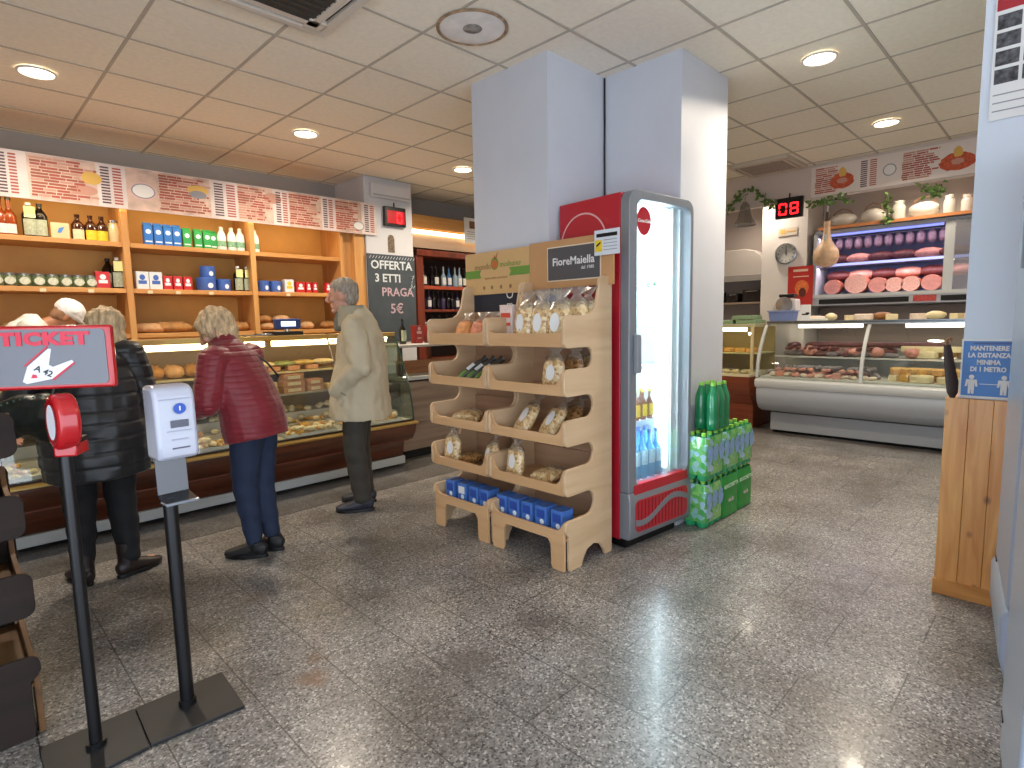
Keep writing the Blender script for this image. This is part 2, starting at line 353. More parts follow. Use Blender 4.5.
MB().lathe([(.205, 0), (.205, -.004), (.192, -.010), (.186, -.004), (.186, 0)], 40).build('rim', RUST, ring)
MB().lathe([(.187, -.001), (.17, -.006), (.09, -.005), (.0, -.004)], 40).build('plate', mat('vent_plate', '#e2ded8', .6, var=.12, vscale=9), ring)
ct = MB().lathe([(.055, -.005), (.045, -.010), (.02, -.011), (0, -.011)], 24); ct.build('hub', mat('sooty_hub', '#8a837c', .8, var=.6, vscale=20), ring)

# ------------------------------------------------------------------ menu banners
INK = [mat('menu_red', '#ad5240', .6), mat('menu_brown', '#a2563f', .6), mat('menu_dark', '#5a4248', .6), mat('menu_rose', '#c4907c', .6), mat('menu_yellow', '#d8ac55', .6), mat('menu_grey', '#8d8d92', .6), mat('menu_pink', '#d9b4ac', .6)]
BANNER = mat('menu_paper', '#dccdc6', .55, var=.10, vscale=5)
def menu_text(parent, u0, u1, v0, v1, P, seed, kind):
    """lines of small print, prices and pictures on a menu panel; P maps (u, v, lift) to a point"""
    r = random.Random(seed); mb = MB()
    def q(a0, a1, b0, b1, mi, h=.0015):
        c = [P(a0, b0, h), P(a1, b0, h), P(a1, b1, h), P(a0, b1, h)]; mb.add(c, [(0, 1, 2, 3)], mi)
    if kind == 'list':
        n = 13; dv = (v1-v0)/n
        for i in range(n):
            u = u0+r.uniform(0, .01); end = u1-r.uniform(0, .5)**1.6*(u1-u0)
            while u < end:
                wl = r.uniform(.03, .12); q(u, min(u+wl, end), v1-dv*(i+.86), v1-dv*(i+.16), r.choice((0, 3, 1))); u += wl+.006
    elif kind == 'price':
        n = 13; dv = (v1-v0)/n
        for c in range(2):
            for i in range(n):
                a = u0+(u1-u0)*(.08+.5*c); q(a, a+(u1-u0)*.36, v1-dv*(i+.8), v1-dv*(i+.25), (2, 0)[c])
    return mb.build('menu_print', INK, parent, smooth=False, weld=False)
def disc(mb, P, cu, cv, ru, rv, mi, h=.002, n=24, jit=0, seed=1):
    r = random.Random(seed); pts = [P(cu+ru*cos(2*pi*i/n)*(1+r.uniform(-jit, jit)), cv+rv*sin(2*pi*i/n)*(1+r.uniform(-jit, jit)), h) for i in range(n)]
    mb.add(pts, [tuple(range(n))], mi)
YB = 5.78
ban = thing('menu_banner', 'long red and white printed menu banner above the bakery shelves', 'menu board', (0, 0, 0))
edges = [-.3, .44, 1.12, 2.08, 2.78, 3.66]
MB().box(-.3, 3.66, YB, YB+.015, 2.405, 2.755).build('panel', BANNER, ban, smooth=False)
PL = lambda u, v, h: (u, YB-h, v)
ux = lambda px: at_y(px, 205, YB).x
segs = [('price', 0, 22), ('list', 33, 100), ('price', 101, 125), ('list', 160, 212), ('price', 213, 237), ('list', 238, 272), ('price', 275, 288), ('list', 289, 320), ('price', 322, 333), ('list', 335, 359), ('price', 363, 374)]
segs = [(k, ux(a), ux(b)) for k, a, b in segs]+[('list', -.2, .36)]
for a, b in ((31, 99), (128, 211), (238, 273), (289, 321), (335, 361)):
    pt = MB(); pt.add([PL(ux(a), 2.41, .0006), PL(ux(b), 2.41, .0006), PL(ux(b), 2.75, .0006), PL(ux(a), 2.75, .0006)], [(0, 1, 2, 3)]); pt.build('menu_picture', mat('menu_pizza_print', '#d0b2a0', .6, var=.28, vscale=9), ban, smooth=False, weld=False)
for i, (kd, a, b_) in enumerate(segs):
    if kd in ('list', 'price'): menu_text(ban, a, b_, 2.43, 2.735, PL, i, kd)
pic = MB()
for (cu, cv, ru, rv, mi, h) in ((ux(94), 2.62, .07, .05, 4, .0019), (ux(144.5), 2.57, .105, .075, 6, .0018), (ux(144.5), 2.57, .09, .062, 5, .002), (ux(144.5), 2.57, .08, .054, 7, .0023), (ux(199), 2.64, .09, .04, 4, .0019), (ux(199), 2.60, .07, .035, 5, .0022), (3.43, 2.49, .07, .05, 5, .0018), (3.43, 2.49, .06, .04, 7, .0022), (2.48, 2.66, .09, .05, 3, .0010), (.95, 2.52, .09, .04, 3, .0010)):
    pic = MB(); disc(pic, PL, cu, cv, ru, rv, mi, h); pic.build('menu_picture', INK+[mat('menu_white', '#e6e2dd', .6)], ban, smooth=False, weld=False)
# deli banner on the bulkhead
XB = 7.03
dban = thing('deli_menu_board', 'white menu board with ham pictures on the bulkhead above the deli', 'menu board', (0, 0, 0))
MB().box(XB, XB+.015, -.6, 2.22, 2.71, 3.03).build('panel', mat('deli_menu_paper', '#e2d5cc', .55), dban, smooth=False)
PX = lambda u, v, h: (XB-h, 2.22-u, v)
for i, (kd, a, b_) in enumerate([('list', .04, .27), ('price', .47, .64), ('list', .85, 1.16), ('price', 1.49, 1.66), ('list', 1.75, 2.1), ('price', 2.3, 2.5)]): menu_text(dban, a, b_, 2.735, 3.01, PX, 50+i, kd)
pic = MB(); HAMR = mat('menu_ham', '#c2532f', .6, var=.3, vscale=40)
MW = [HAMR, INK[4], INK[3], INK[5], mat('menu_white', '#e6e2dd', .6)]
for cu in (.31, 1.30): pic = MB(); disc(pic, PX, cu, 2.84, .115 if cu < 1 else .14, .085, 0, .002, 26, .1, 3); disc(pic, PX, cu-.005, 2.84, .05, .03, 2, .003, 16, .2, 5); disc(pic, PX, cu, 2.93, .04, .05, 1, .0022, 12, .2, 4); pic.build('menu_picture', MW, dban, smooth=False, weld=False)
pic = MB(); disc(pic, PX, .745, 2.87, .06, .06, 3, .002); disc(pic, PX, .745, 2.87, .05, .05, 4, .0022)
pic.build('menu_picture', MW, dban, smooth=False, weld=False)

# ------------------------------------------------------------------ LED turn displays
LED = mat('led_red', '#ff1a20', .4, emit=5)
LEDG = mat('led_glow_face', '#a80d18', .3, emit=.55)
def led(label, digits, loc, rz, wd, ht, tr):
    t = thing('queue_number_display', label, 'display', loc, rz)
    MB().box(-wd/2, wd/2, -.045, 0, -ht/2, ht/2).build('housing', BLACK, t, bevel=.006)
    MB().box(-wd/2+.03, wd/2-.02, -.048, -.044, -ht/2+.03, ht/2-.045).build('screen', LEDG if digits == '0' else BLACK, t)
    SEG = {'0': 'abcdef', '8': 'abcdefg', 'n': 'abcef'}
    n = len(digits); m = MB()
    for i, dgt in enumerate(digits):
        dw = .075 if n > 1 else .06; dh = ht*.5; cx = (i-(n-1)/2)*.125+(.05 if n == 1 else 0); cz = -.012; T = .008
        S = {'a': (-dw/2, dw/2, dh/2-T, dh/2+T), 'd': (-dw/2, dw/2, -dh/2-T, -dh/2+T), 'g': (-dw/2, dw/2, -T, T),
             'f': (-dw/2-T, -dw/2+T, .012, dh/2), 'b': (dw/2-T, dw/2+T, .012, dh/2), 'e': (-dw/2-T, -dw/2+T, -dh/2, -.012), 'c': (dw/2-T, dw/2+T, -dh/2, -.012)}
        for s_ in SEG[dgt]: a0, a1, b0, b1 = S[s_]; m.box(cx+a0, cx+a1, -.0525, -.048, cz+b0, cz+b1)
    m.build('digits', LED, t, smooth=False)
    MB().cyl((0, -.02, ht/2), (0, -.02, ht/2+.05), .008).build('bracket', BLACK, t)
led('black display with red zero on the white bakery column', '0', (3.905, 5.797, 2.64), 0, .29, .22, 0)
lp = at_x(789.5, 208, 7.03)
led('black display with two red digits hanging above the deli clock', '08', (7.045, lp.y, lp.z), -pi/2, .30, .23, 0)
# sticker, wall box and chalkboard on the bakery column
tag(MB().prism([(-.045, -.10), (.045, -.10), (.045, .06), (.03, .095), (0, .105), (-.03, .095), (-.045, .06)], 'y', -.004, 0).build('wall_plaque', mat('plaque', '#6a5a48', .6, var=.5, vscale=40), loc=(3.86, 5.799, 2.33)), 'small arched brown picture plaque under the red zero display', 'plaque')
vb = thing('wall_heater', 'white box unit at the top of the bakery column', 'vent unit', (3.86, 5.8, 2.90))
MB().box(-.27, .27, -.06, 0, -.07, .09).build('body', WHITE, vb, bevel=.01)
MB().box(-.25, .25, -.064, -.06, -.05, -.035).build('flap', mat('flap_grey', '#9a9a9c', .5), vb)  # narrow flap strip in a darker grey than the box
cb = thing('chalkboard', 'chalkboard reading OFFERTA 3 ETTI PRAGA 5 euro on the bakery column', 'chalkboard', (3.845, 5.79, 1.69))
MB().box(-.325, .325, -.008, .008, -.5, .51).build('slate', mat('slate', '#3c444b', .7, var=.18, vscale=5), cb)
CH = mat('chalk', '#c9d0d4', .9); CHP = mat('pink_chalk', '#b9a0a8', .9)
text('chalk_lettering', 'OFFERTA', .135, CH, (0, -.010, .385), RY, cb, .0006, .003, sx=1.02)
text('chalk_lettering', '3 ETTI', .13, CH, (-.06, -.010, .235), RY, cb, .0006, .003)
text('chalk_lettering', 'PRAGA', .14, CHP, (.07, -.010, .075), RY, cb, .0006, .002)
text('chalk_lettering', '5€', .16, CHP, (.05, -.010, -.12), RY, cb, .0006, .002)
st = MB()
for i in range(9):
    a = radians(15+i*9); st.box(.26, .30, -.0105, -.009, .27+i*.0, .275)
rr = random.Random(4)
for i in range(26):
    a = rr.uniform(-.3, .3); zz = .49 if i < 16 else rr.uniform(.1, .3); u = -.3+.04*i if i < 16 else rr.uniform(.19, .3)
    st.add([(u, -.0095, zz-.03), (u+.007, -.0095, zz-.03), (u+.03, -.0095, zz), (u+.023, -.0095, zz)], [(0, 1, 2, 3)])
st.build('chalk_strokes', CH, cb, smooth=False, weld=False)

# ------------------------------------------------------------------ bakery wall shelves
OAK = woodmat('honey_oak', '#bd8244', '#d19a58', .7, 'x', .5); OAKV = woodmat('honey_oak_upright', '#bd8346', '#d19c5c', .7, 'z', .5)
BACK = mat('shelf_back', '#d6a050', .6, var=.1, vscale=3)
sh = thing('bakery_shelving', 'honey coloured wooden wall shelving holding bread and groceries', 'shelving unit', (0, 0, 0))
MB().box(-.4, 3.50, 6.27, 6.30, 1.0, 2.62).build('back_panel', BACK, sh, smooth=False)
for zt in (2.135, 1.745, 1.355): MB().box(-.4, 3.23, 5.855, 6.27, zt-.04, zt).build('shelf_board', OAK, sh, bevel=.003)
for x in (.16, 1.215, 2.275): MB().box(x-.025, x+.025, 5.835, 6.27, 1.0, 2.62).build('upright', OAKV, sh, bevel=.003)
MB().box(3.22, 3.26, 5.835, 6.27, 1.0, 2.62).build('upright', OAKV, sh, bevel=.003)
MB().box(3.385, 3.52, 5.82, 6.27, 0, 2.62).build('end_panel', OAKV, sh, bevel=.004)
MB().box(3.26, 3.385, 5.90, 5.92, 1.0, 2.62).build('filler_panel', OAKV, sh)
MB().box(-.4, 3.385, 5.83, 6.27, .92, 1.0).build('base_top', OAK, sh, bevel=.004); MB().box(-.4, 3.385, 5.87, 6.27, 0, .92).build('base_cupboard', OAKV, sh, bevel=.003)

def X(px, py, Y=5.95): return at_y(px, py, Y).x
# bottles: profile lathes with separate cap and label
def bottle(name, label, cat, r, h, body, cap, lab, group=None, neck=.35, lz=(.12, .5), loc=(0, 0, 0), capm=None, labm2=None, n=16):
    t = thing(name, label, cat, loc, 0, group); zs = h*(1-neck)
    MB().lathe([(0, 0), (r*.9, 0), (r, .008), (r, zs*.86), (r*.8, zs*.96), (r*.42, zs*1.1), (r*.34, zs*1.2), (r*.34, h*.93), (0, h*.93)], n).build('glass_body', body, t)
    MB().lathe([(0, h*.915), (r*.4, h*.915), (r*.4, h), (0, h)], 12).build('cap', cap, t)
    if lab:
        vs = [((r+.0014)*sin(radians(a)), -(r+.0014)*cos(radians(a)), h*z) for z in lz for a in range(-58, 59, 12)]; k_ = len(vs)//2
        MB().add(vs, [(i, i+1, k_+i+1, k_+i) for i in range(k_-1)]).build('label', lab, t)
    return t
GLD = mat('dark_bottle', '#14120e', .12); GLB = mat('brown_bottle', '#3d1c0c', .12); GLO = mat('orange_bottle', '#8a3c14', .15); CAPB = mat('black_cap', '#151515', .4); CAPW = mat('white_cap', '#e0e0dc', .4)
LGR = mat('green_grey_label', '#a3ab92', .6, var=.25, vscale=60); LYE = mat('yellow_label', '#e0c02c', .6, var=.15, vscale=60); LCR = mat('cream_label', '#d8c9a4', .6, var=.15, vscale=60); LWH = mat('white_label', '#d9d6cf', .6, var=.12, vscale=60)
oilb = bottle('oil_bottle', 'dark oil bottle with grey green label on the top bakery shelf, left of two', 'bottle', .048, .27, GLD, CAPW, LGR, 'dark oil bottles on the bakery shelves', lz=(.06, .52), neck=.25, loc=(X(31, 232), 5.97, 2.135))
NOTE = mat('yellow_note', '#e6e6a0', .7)
MB().box(-.035, .035, -.053, -.048, .15, .235).build('price_note', NOTE, oilb)
def oil(px, z, lb, s=1, y=5.97): return dup(oilb, (X(px, 250, y), y, z), label=lb, scale=s)
ob2 = bottle('oil_bottle', 'dark oil bottle with grey green label on the top bakery shelf, right of two', 'bottle', .048, .27, GLD, CAPB, LGR, 'dark oil bottles on the bakery shelves', lz=(.06, .52), neck=.25, loc=(X(42, 233), 5.97, 2.135))
def oil2(px, z, lb, s=1, y=5.97): return dup(ob2, (X(px, 270, y), y, z), label=lb, scale=s)
for i, px in enumerate((2, 11)):
    bottle('syrup_bottle', 'orange brown bottle with white label at the left end of the top shelf, '+('left one' if i == 0 else 'right one'), 'bottle', .045, .30, GLO, CAPB, LWH, 'orange bottles on the top shelf', neck=.4, lz=(.06, .3), loc=(X(px, 230), 5.97, 2.135))
for i, px in enumerate((79, 92, 103)):
    bottle('juice_bottle', 'brown glass bottle with %s label on the top bakery shelf, %s of three' % ('yellow' if i else 'cream', ('leftmost', 'middle', 'rightmost')[i]), 'bottle', .046, .215, GLB, GLB, LYE if i else LCR, 'brown juice bottles', neck=.3, lz=(.05, .42), loc=(X(px, 236), 5.97, 2.135))
jr = thing('glass_jar', 'clear glass jar next to the upright on the top bakery shelf', 'jar', (X(115, 238), 5.97, 2.135))
MB().lathe([(0, 0), (.042, 0), (.045, .01), (.045, .13), (.036, .15), (.036, .17), (0, .17)], 16).build('glass_body', mat('pale_jar', '#cdb889', .2), jr)
MB().lathe([(0, .17), (.038, .17), (.038, .19), (0, .19)], 16).build('lid', CHROME, jr)
sg = thing('price_sign', 'small clear stand with white card and blue mark on top shelf', 'sign', (X(60, 232), 5.93, 2.135))
MB().box(-.06, .06, 0, .004, 0, .13).build('card', mat('cream_card', '#d9b98f', .5), sg); MB().prism([(-.02, .05), (.005, .05), (.03, .10), (-.005, .09)], 'y', -.002, .0).build('blue_mark', mat('blue_mark', '#3f7fc4', .5), sg)
# cartons with gable tops
def carton(name, label, wd, dp, ht, m, m2, loc, group, gable=True, rz=0):
    t = thing(name, label, 'carton', loc, rz, group); b = MB()
    if gable:
        b.box(-wd/2, wd/2, -dp/2, dp/2, 0, ht*.84)
        b.prism([(-dp/2, ht*.84), (dp/2, ht*.84), (.004, ht*.95), (.004, ht), (-.004, ht), (-.004, ht*.95)], 'x', -wd/2, wd/2)
    else: b.box(-wd/2, wd/2, -dp/2, dp/2, 0, ht)
    b.build('carton_body', m, t, bevel=.0015)
    f = MB(); P = lambda u, v, h: (u, -dp/2-h, v); disc(f, P, 0, ht*.6, wd*.3, wd*.3, 0, .001); MB().box(-wd*.38, wd*.38, -dp/2-.001, -dp/2, ht*.14, ht*.2).build('printed_band', m2, t)
    f.build('printed_emblem', m2, t, smooth=False); return t
BLU = mat('carton_blue', '#2d6fc0', .4); GRN = mat('carton_green', '#2f9b50', .4); EMB = mat('emblem_white', '#dfe8ee', .5)
for i, px in enumerate((148.5, 158.5, 168, 177)): carton('milk_carton', 'blue milk carton on the top shelf, %s of four' % ordl(i, 4), .068, .068, .20, BLU, EMB, (X(px, 243), 5.96, 2.135), 'blue milk cartons')
for i, px in enumerate((187, 198, 207, 214)): carton('milk_carton', 'green milk carton on the top shelf, %s of four' % ordl(i, 4), .068, .068, .185, GRN, EMB, (X(px, 245), 5.96+(.03 if i == 3 else 0), 2.135), 'green milk cartons')
for i, px in enumerate((222, 232, 240.5, 255)):
    t = thing('milk_bottle', 'white plastic milk bottle on the top shelf, '+(('leftmost', 'second', 'third')[i]+' of three left of the upright' if i < 3 else 'alone right of the upright'), 'bottle', (X(px, 247), 5.95, 2.135), 0, 'white milk bottles')
    MB().lathe([(0, 0), (.037, 0), (.040, .01), (.040, .12), (.034, .16), (.018, .19), (.016, .20), (0, .20)], 16).build('bottle_body', mat('milk_white', '#e8e8e2', .35), t)
    MB().lathe([(0, .20), (.019, .20), (.019, .222), (0, .222)], 12).build('cap', CAPW, t)
    MB().lathe([(.0408, .035), (.0412, .04), (.0412, .085), (.0408, .09)], 16).build('label', mat('milk_green_label', '#7fae8e', .5, var=.4, vscale=50), t)
# middle shelf
JG = mat('jar_preserve', '#5e6a48', .3, var=.4, vscale=70); JL = mat('jar_label', '#c3c6b0', .5, var=.2, vscale=60)
for i, px in enumerate((-3, 10, 24.5, 39, 52.5, 66, 78.5, 91)):
    t = thing('preserve_jar', 'low glass jar of preserve with pale label on the middle shelf, '+ordl(i, 8), 'jar', (X(px, 283), 5.95, 1.745), 0, 'preserve jars in a row')
    MB().lathe([(0, 0), (.045, 0), (.05, .012), (.05, .075), (.044, .088), (0, .088)], 18).build('glass_body', JG, t)
    MB().lathe([(0, .088), (.046, .088), (.046, .104), (0, .104)], 18).build('lid', mat('jar_lid', '#8d8a80', .3, .8), t)
    P = lambda u, v, h: (u, -.0505-h, v); f = MB(); disc(f, P, 0, .045, .034, .03, 0); f.build('label', JL, t)
RED = mat('tin_red', '#c0272a', .4); TWH = mat('tin_white', '#dadfe2', .45); TBL = mat('tin_blue', '#4468b4', .4)
def pack(name, label, wd, dp, ht, m, m2, px, py, z, group, cat='box', y=5.95, xx=None):
    t = thing(name, label, cat, (X(px, py, y) if xx is None else xx, y, z), 0, group); MB().box(-wd/2, wd/2, -dp/2, dp/2, 0, ht).build('box_body', m, t, bevel=.002)
    f = MB().box(-wd*.32, wd*.32, -dp/2-.0012, -dp/2, ht*.3, ht*.5); P = lambda u, v, h: (u, -dp/2-h, v); disc(f, P, 0, ht*.68, wd*.22, ht*.16, 0, .001)
    f.build('printed_label', m2, t, smooth=False); return t
pack('biscuit_box', 'red biscuit box left of the oil bottles on the middle shelf', .10, .08, .14, RED, EMB, 102, 278, 1.745, None)
oil(115.5, 1.745, 'dark oil bottle at the right end of the jar row, in front'); oil2(108, 1.745, 'dark oil bottle half hidden behind the red biscuit box', y=6.1)
for i, px in enumerate((141.5, 155)): pack('flour_bag', 'white and blue flour packet on the middle shelf, %s one' % ('left', 'right')[i], .10, .07, .155, TWH, TBL, px, 280, 1.745, 'white flour packets')
for i, px in enumerate((167, 177, 187)): pack('tomato_box', 'small red carton in the middle bay of the middle shelf, %s of three' % ('leftmost', 'middle', 'rightmost')[i], .072, .06, .125, RED, EMB, px, 282, 1.745, 'small red cartons')
def tub(label, px, z, r=.07, h=.11, y=5.97):
    t = thing('storage_tub', label, 'tub', (X(px, 280, y), y, z), 0, 'blue round tubs')
    MB().lathe([(0, 0), (r*.92, 0), (r, .01), (r, h*.8), (0, h*.8)], 22).build('tub_body', TBL, t); MB().lathe([(r*1.04, h*.8), (r*1.04, h*.97), (r*.95, h), (0, h)], 22).build('lid', TBL, t)
    f = MB(); disc(f, lambda u, v, hh: (u, -r-.002-hh, v), .01, h*.38, r*.28, h*.2, 0); f.build('label', EMB, t)
tub('blue round tub on the middle shelf, under the other blue tub', 206, 1.745, .085, .125); tub('blue round tub standing on top of another blue tub', 208, 1.862, .066, .115); tub('smaller blue tub right of the two stacked blue tubs', 223, 1.745, .065, .115)
oil(236, 1.745, 'dark oil bottle beside the middle upright, left of two', .92); oil(245, 1.745, 'dark oil bottle beside the middle upright, right of two', .92)
for i, px in enumerate((263, 275)): tub('blue round tub in the right bay of the middle shelf, %s one' % ('left', 'right')[i], px, 1.745, .057, .115)
pack('flour_bag', 'white packet between blue tub and red cartons in the right bay', .095, .07, .135, TWH, LYE, 288, 284, 1.745, None, 'packet')
for i, (px, wd) in enumerate(((299.5, .095), (307.5, .055), (314, .055), (327, .06), (334, .06))): pack('coffee_tin', 'red coffee pack in the right bay of the middle shelf, '+ordl(i, 5), wd, .06, .115, RED, EMB, px, 285, 1.745, 'red coffee packs')
# price tags on the shelf edges
for i, px in enumerate((43, 91, 150, 178, 211, 288)):
    tag(MB().box(-.02, .02, -.003, 0, -.022, .006).build('price_tag', LCR, loc=(at_y(px, 290, 5.855).x, 5.853, 1.725), rz=0), 'small cream price tag on the middle shelf edge, '+ordl(i, 6), 'price tag', 'price tags on the middle shelf')
# bread
CRUST = mat('bread_crust', '#a2733f', .8, var=.35, vscale=14, bump=.4, bscale=30); CRUSTP = mat('pale_crust', '#bd9468', .85, var=.25, vscale=14, bump=.4, bscale=30)
def loaf(label, x, y, z, L, W, H, m=CRUST, rz=0, group='loaves on the bottom shelf', seed=1, name='bread_loaf', slashes=True):
    r = random.Random(seed); b = MB(); n = 20; rings = []
    for k in range(15):
        t = -1+2*k/14; s = max(0.02, (1-abs(t)**2.6))**.5; rg = []
        for i in range(n):
            a = 2*pi*i/n; zz = sin(a); rg.append((t*L/2, cos(a)*W/2*s*(1+r.uniform(-.03, .03)), (H*.42+(zz*H*.58 if zz > 0 else zz*H*.42)*s)))
        rings.append(rg)
    b.ring_loft(rings)
    o = b.build(name, m, loc=(x, y, z), rz=rz); tag(o, label, 'bread', group)
    if slashes:
        sl = MB()
        for k in (-.25, 0, .25): sl.tube([(k*L-.02, -W*.22, H*.93), (k*L, 0, H*1.0), (k*L+.02, W*.22, H*.93)], [.003, .006, .003], 6)
        sl.build('crust_slash', CRUSTP if m is CRUST else CRUST, o)
    return o
lv = [(150, .34, .13, .09, CRUSTP, 'second bay'), (172, .36, .16, .10, CRUST, 'second bay'), (242, .20, .15, .09, CRUST, 'second bay'), (20, .30, .16, .10, CRUST, 'first bay'), (50, .28, .16, .09, CRUSTP, 'first bay'), (101, .24, .15, .08, CRUST, 'first bay')]
nm = ['pale long loaf in the middle bay of the bottom shelf, left one', 'browner loaf in the middle bay of the bottom shelf, beside the pale one', 'loaf behind the red jacket woman at the end of the middle bay', 'large brown loaf on the bottom shelf, far left', 'pale loaf behind the baker', 'brown loaf beside the left upright, bottom shelf']
for i, (px, L_, W_, H_, m_, q) in enumerate(lv): loaf(nm[i], X(px, 330, 6.02), 6.02, 1.356, L_, W_, H_, m_, rz=.15*(i % 3-1), seed=i)
for i, (px, dz, L_, lb) in enumerate(((266, 0, .15, 'small loaf left of the scale, lower of two'), (264, .075, .16, 'small loaf left of the scale, resting on another'), (281, .075, .19, 'round pale loaf behind the scale display'), (279, 0, .2, 'brown loaf under the round pale loaf'), (307, 0, .155, 'round loaf right of the scale, left of two'), (328, 0, .19, 'round loaf right of the scale, right of two'))):
    loaf(lb, X(px, 325, 6.03), 6.03, 1.356+dz, L_, .14, .085, (CRUSTP, CRUST)[i % 2], seed=10+i)

# ------------------------------------------------------------------ bakery counter
MAHO = woodmat('mahogany', '#43200f', '#683620', .7, 'x', .28, coat=.5); BRASS = mat('brass_trim', '#c9a763', .3, .8)
CX0, CX1 = -.8, 3.22
ctr = thing('bakery_counter', 'long dark wooden bakery counter with lit glass display case', 'display counter', (0, 0, 0))
MB().box(CX0, CX1-.1, 4.72, 5.35, .0, .05).build('plinth', DARKG, ctr)
MB().box(CX0, CX1-.06, 4.655, 4.70, .025, .10).build('kick_strip', mat('pale_kick', '#b9bcb8', .4), ctr, bevel=.004)
MB().prism([(4.68, .10), (4.66, .12), (4.63, .26), (5.35, .26), (5.35, .10)], 'x', CX0, CX1-.08).build('lower_front_panel', MAHO, ctr)
MB().prism([(4.64, .265), (4.60, .27), (4.55, .34), (4.53, .40), (4.53, .425), (5.35, .425), (5.35, .265)], 'x', CX0, CX1).build('bulge_front_panel', MAHO, ctr, bevel=.004)
MB().box(CX0, CX1-.03, 4.622, 4.632, .255, .268).build('groove_trim', mat('reddish_edge', '#7c3a1f', .4), ctr)
MB().prism([(4.53, .425), (4.515, .43), (4.515, .442), (4.60, .455), (4.60, .425)], 'x', CX0, CX1+.02).build('brass_rail', BRASS, ctr)
MB().box(CX0, CX1, 4.565, 4.60, .455, .466).build('dark_glass_seat', mat('dark_seal', '#2a1d14', .4), ctr); MB().box(CX0, CX1, 4.60, 5.33, .43, .46).build('case_deck', mat('case_deck', '#cfc8b8', .3), ctr)
MB().box(CX0, CX1, 5.33, 5.36, .0, 1.24).build('case_back', mat('case_back', '#7a6248', .4), ctr)
MB().box(CX0, CX1, 5.02, 5.33, .975, .99).build('glass_shelf', mat('case_shelf', '#c7b98f', .3), ctr)
MB().box(CX0, CX1, 4.93, 5.33, .785, .797).build('glass_shelf', mat('case_shelf2', '#a8a394', .3), ctr)
MB().box(CX0, CX1, 4.86, 5.36, 1.285, 1.31).build('top_board', mat('counter_top', '#b79b74', .35, var=.15, vscale=5), ctr, bevel=.004)
MB().box(CX0, CX1, 4.84, 4.865, 1.275, 1.315).build('top_edge', BRASS, ctr, bevel=.003)
# slanted, slightly bowed front glass in panes
gx = [CX0, .2, 1.0, 1.76, 2.5, CX1]
for a, b_ in zip(gx[:-1], gx[1:]):
    p = []; N_ = 8
    for k in range(N_+1):
        t = k/N_; p.append((4.575+.275*t**1.7+.0, .455+.825*t))
    MB().prism(p+[(y+.005, z+.0015) for y, z in reversed(p)], 'x', a+.003, b_-.003).build('front_glass', GLASS, ctr, angle=60)
    MB().tube([(b_, y, z) for y, z in p], .008, 6).build('glass_bar', CHROME if b_ < 3 else mat('green_glass_edge', '#27423a', .2), ctr)
eg = [(4.575+.275*(k/8)**1.7, .455+.825*k/8) for k in range(9)]+[(5.33, 1.28), (5.33, .455)]
MB().prism(eg, 'x', CX1, CX1+.006).build('end_glass', glass('end_glass', (.86, .95, .9), .06), ctr, smooth=False)
def case_lamp(parent, x0, x1, y0, y1, z, colr=(1, .84, .62), along='x', W=None, nm='lamp_tube'):
    lm = mat('warm_tube', '#ffe2a8', .5, emit=9, ecol='#ffdfa6') if colr[2] < .8 else mat('neutral_tube', '#fff2dc', .5, emit=10, ecol='#fff4e4')
    o = MB().box(x0, x1, y0, y1, z-.026, z+.020).build(nm, lm, parent, bevel=.005)
    l = bpy.data.lights.new('tube_light', 'AREA'); l.shape = 'RECTANGLE'; l.size = abs(x1-x0) if along == 'x' else .04; l.size_y = .04 if along == 'x' else abs(y1-y0)
    l.energy = W or CASE_W; l.color = colr; q = bpy.data.objects.new('tube_light', l); COL.objects.link(q); q.parent = parent; q.location = ((x0+x1)/2, (y0+y1)/2, z-.02); return o
for a, b_ in ((-.6, .9), (.96, 1.95), (2.02, 3.15)): case_lamp(ctr, a, b_, 4.88, 4.93, 1.25, W=CASE_W*(b_-a)); MB().box(a, b_, 4.87, 4.95, 1.272, 1.286).build('lamp_housing', CHROME, ctr)
# --- food in the case
PAST = mat('pastry_gold', '#c9994e', .7, var=.3, vscale=40); PASTW = mat('sugared_pastry', '#e0cfa8', .8, var=.2, vscale=60); PASTB = mat('dark_pastry', '#7c4a24', .7, var=.3, vscale=40); PINK = mat('pink_wafer', '#c08a68', .7, var=.2, vscale=40)
TRAY = mat('white_tray', '#d8d6cc', .35)
def tray(x0, x1, y0, y1, z, label, m=TRAY, h=.025):
    t = MB().box(x0, x1, y0, y1, z, z+.006); 
    for a in ((x0, x0+.006, y0, y1), (x1-.006, x1, y0, y1), (x0, x1, y0, y0+.006), (x0, x1, y1-.006, y1)): t.box(*a, z+.003, z+h)
    return tag(t.build('serving_tray', m, bevel=.001), label, 'tray', 'trays in the bakery case')
protos = []
def pastry_proto(kind, m, name, label):
    b = MB(); r = random.Random(len(protos))
    if kind == 'ring':
        pts = [(.022*cos(a*pi/6), .022*sin(a*pi/6), .012) for a in range(13)]; b.tube(pts, .011, 8)
    elif kind == 'ball': b.ell((0, 0, .018), (.026, .024, .018), 12, 8, 0, .06, seed=3)
    elif kind == 'crescent': b.tube([(-.03, -.012, .01), (-.018, .008, .014), (0, .015, .018), (.018, .008, .014), (.03, -.012, .01)], [.004, .012, .017, .012, .004], 8)
    elif kind == 'square': b.box(-.03, .03, -.022, .022, 0, .022)
    o = b.build(name, m, bevel=.004 if kind == 'square' else 0, loc=(0, 0, -5)); tag(o, label, 'pastry'); protos.append(o); return o
P1 = pastry_proto('crescent', PAST, 'pastry_crescent', 'golden crescent pastry heaped on a tray in the bakery case'); P2 = pastry_proto('ball', PASTW, 'sugared_biscuit', 'pale sugared biscuit heaped on a tray in the bakery case')
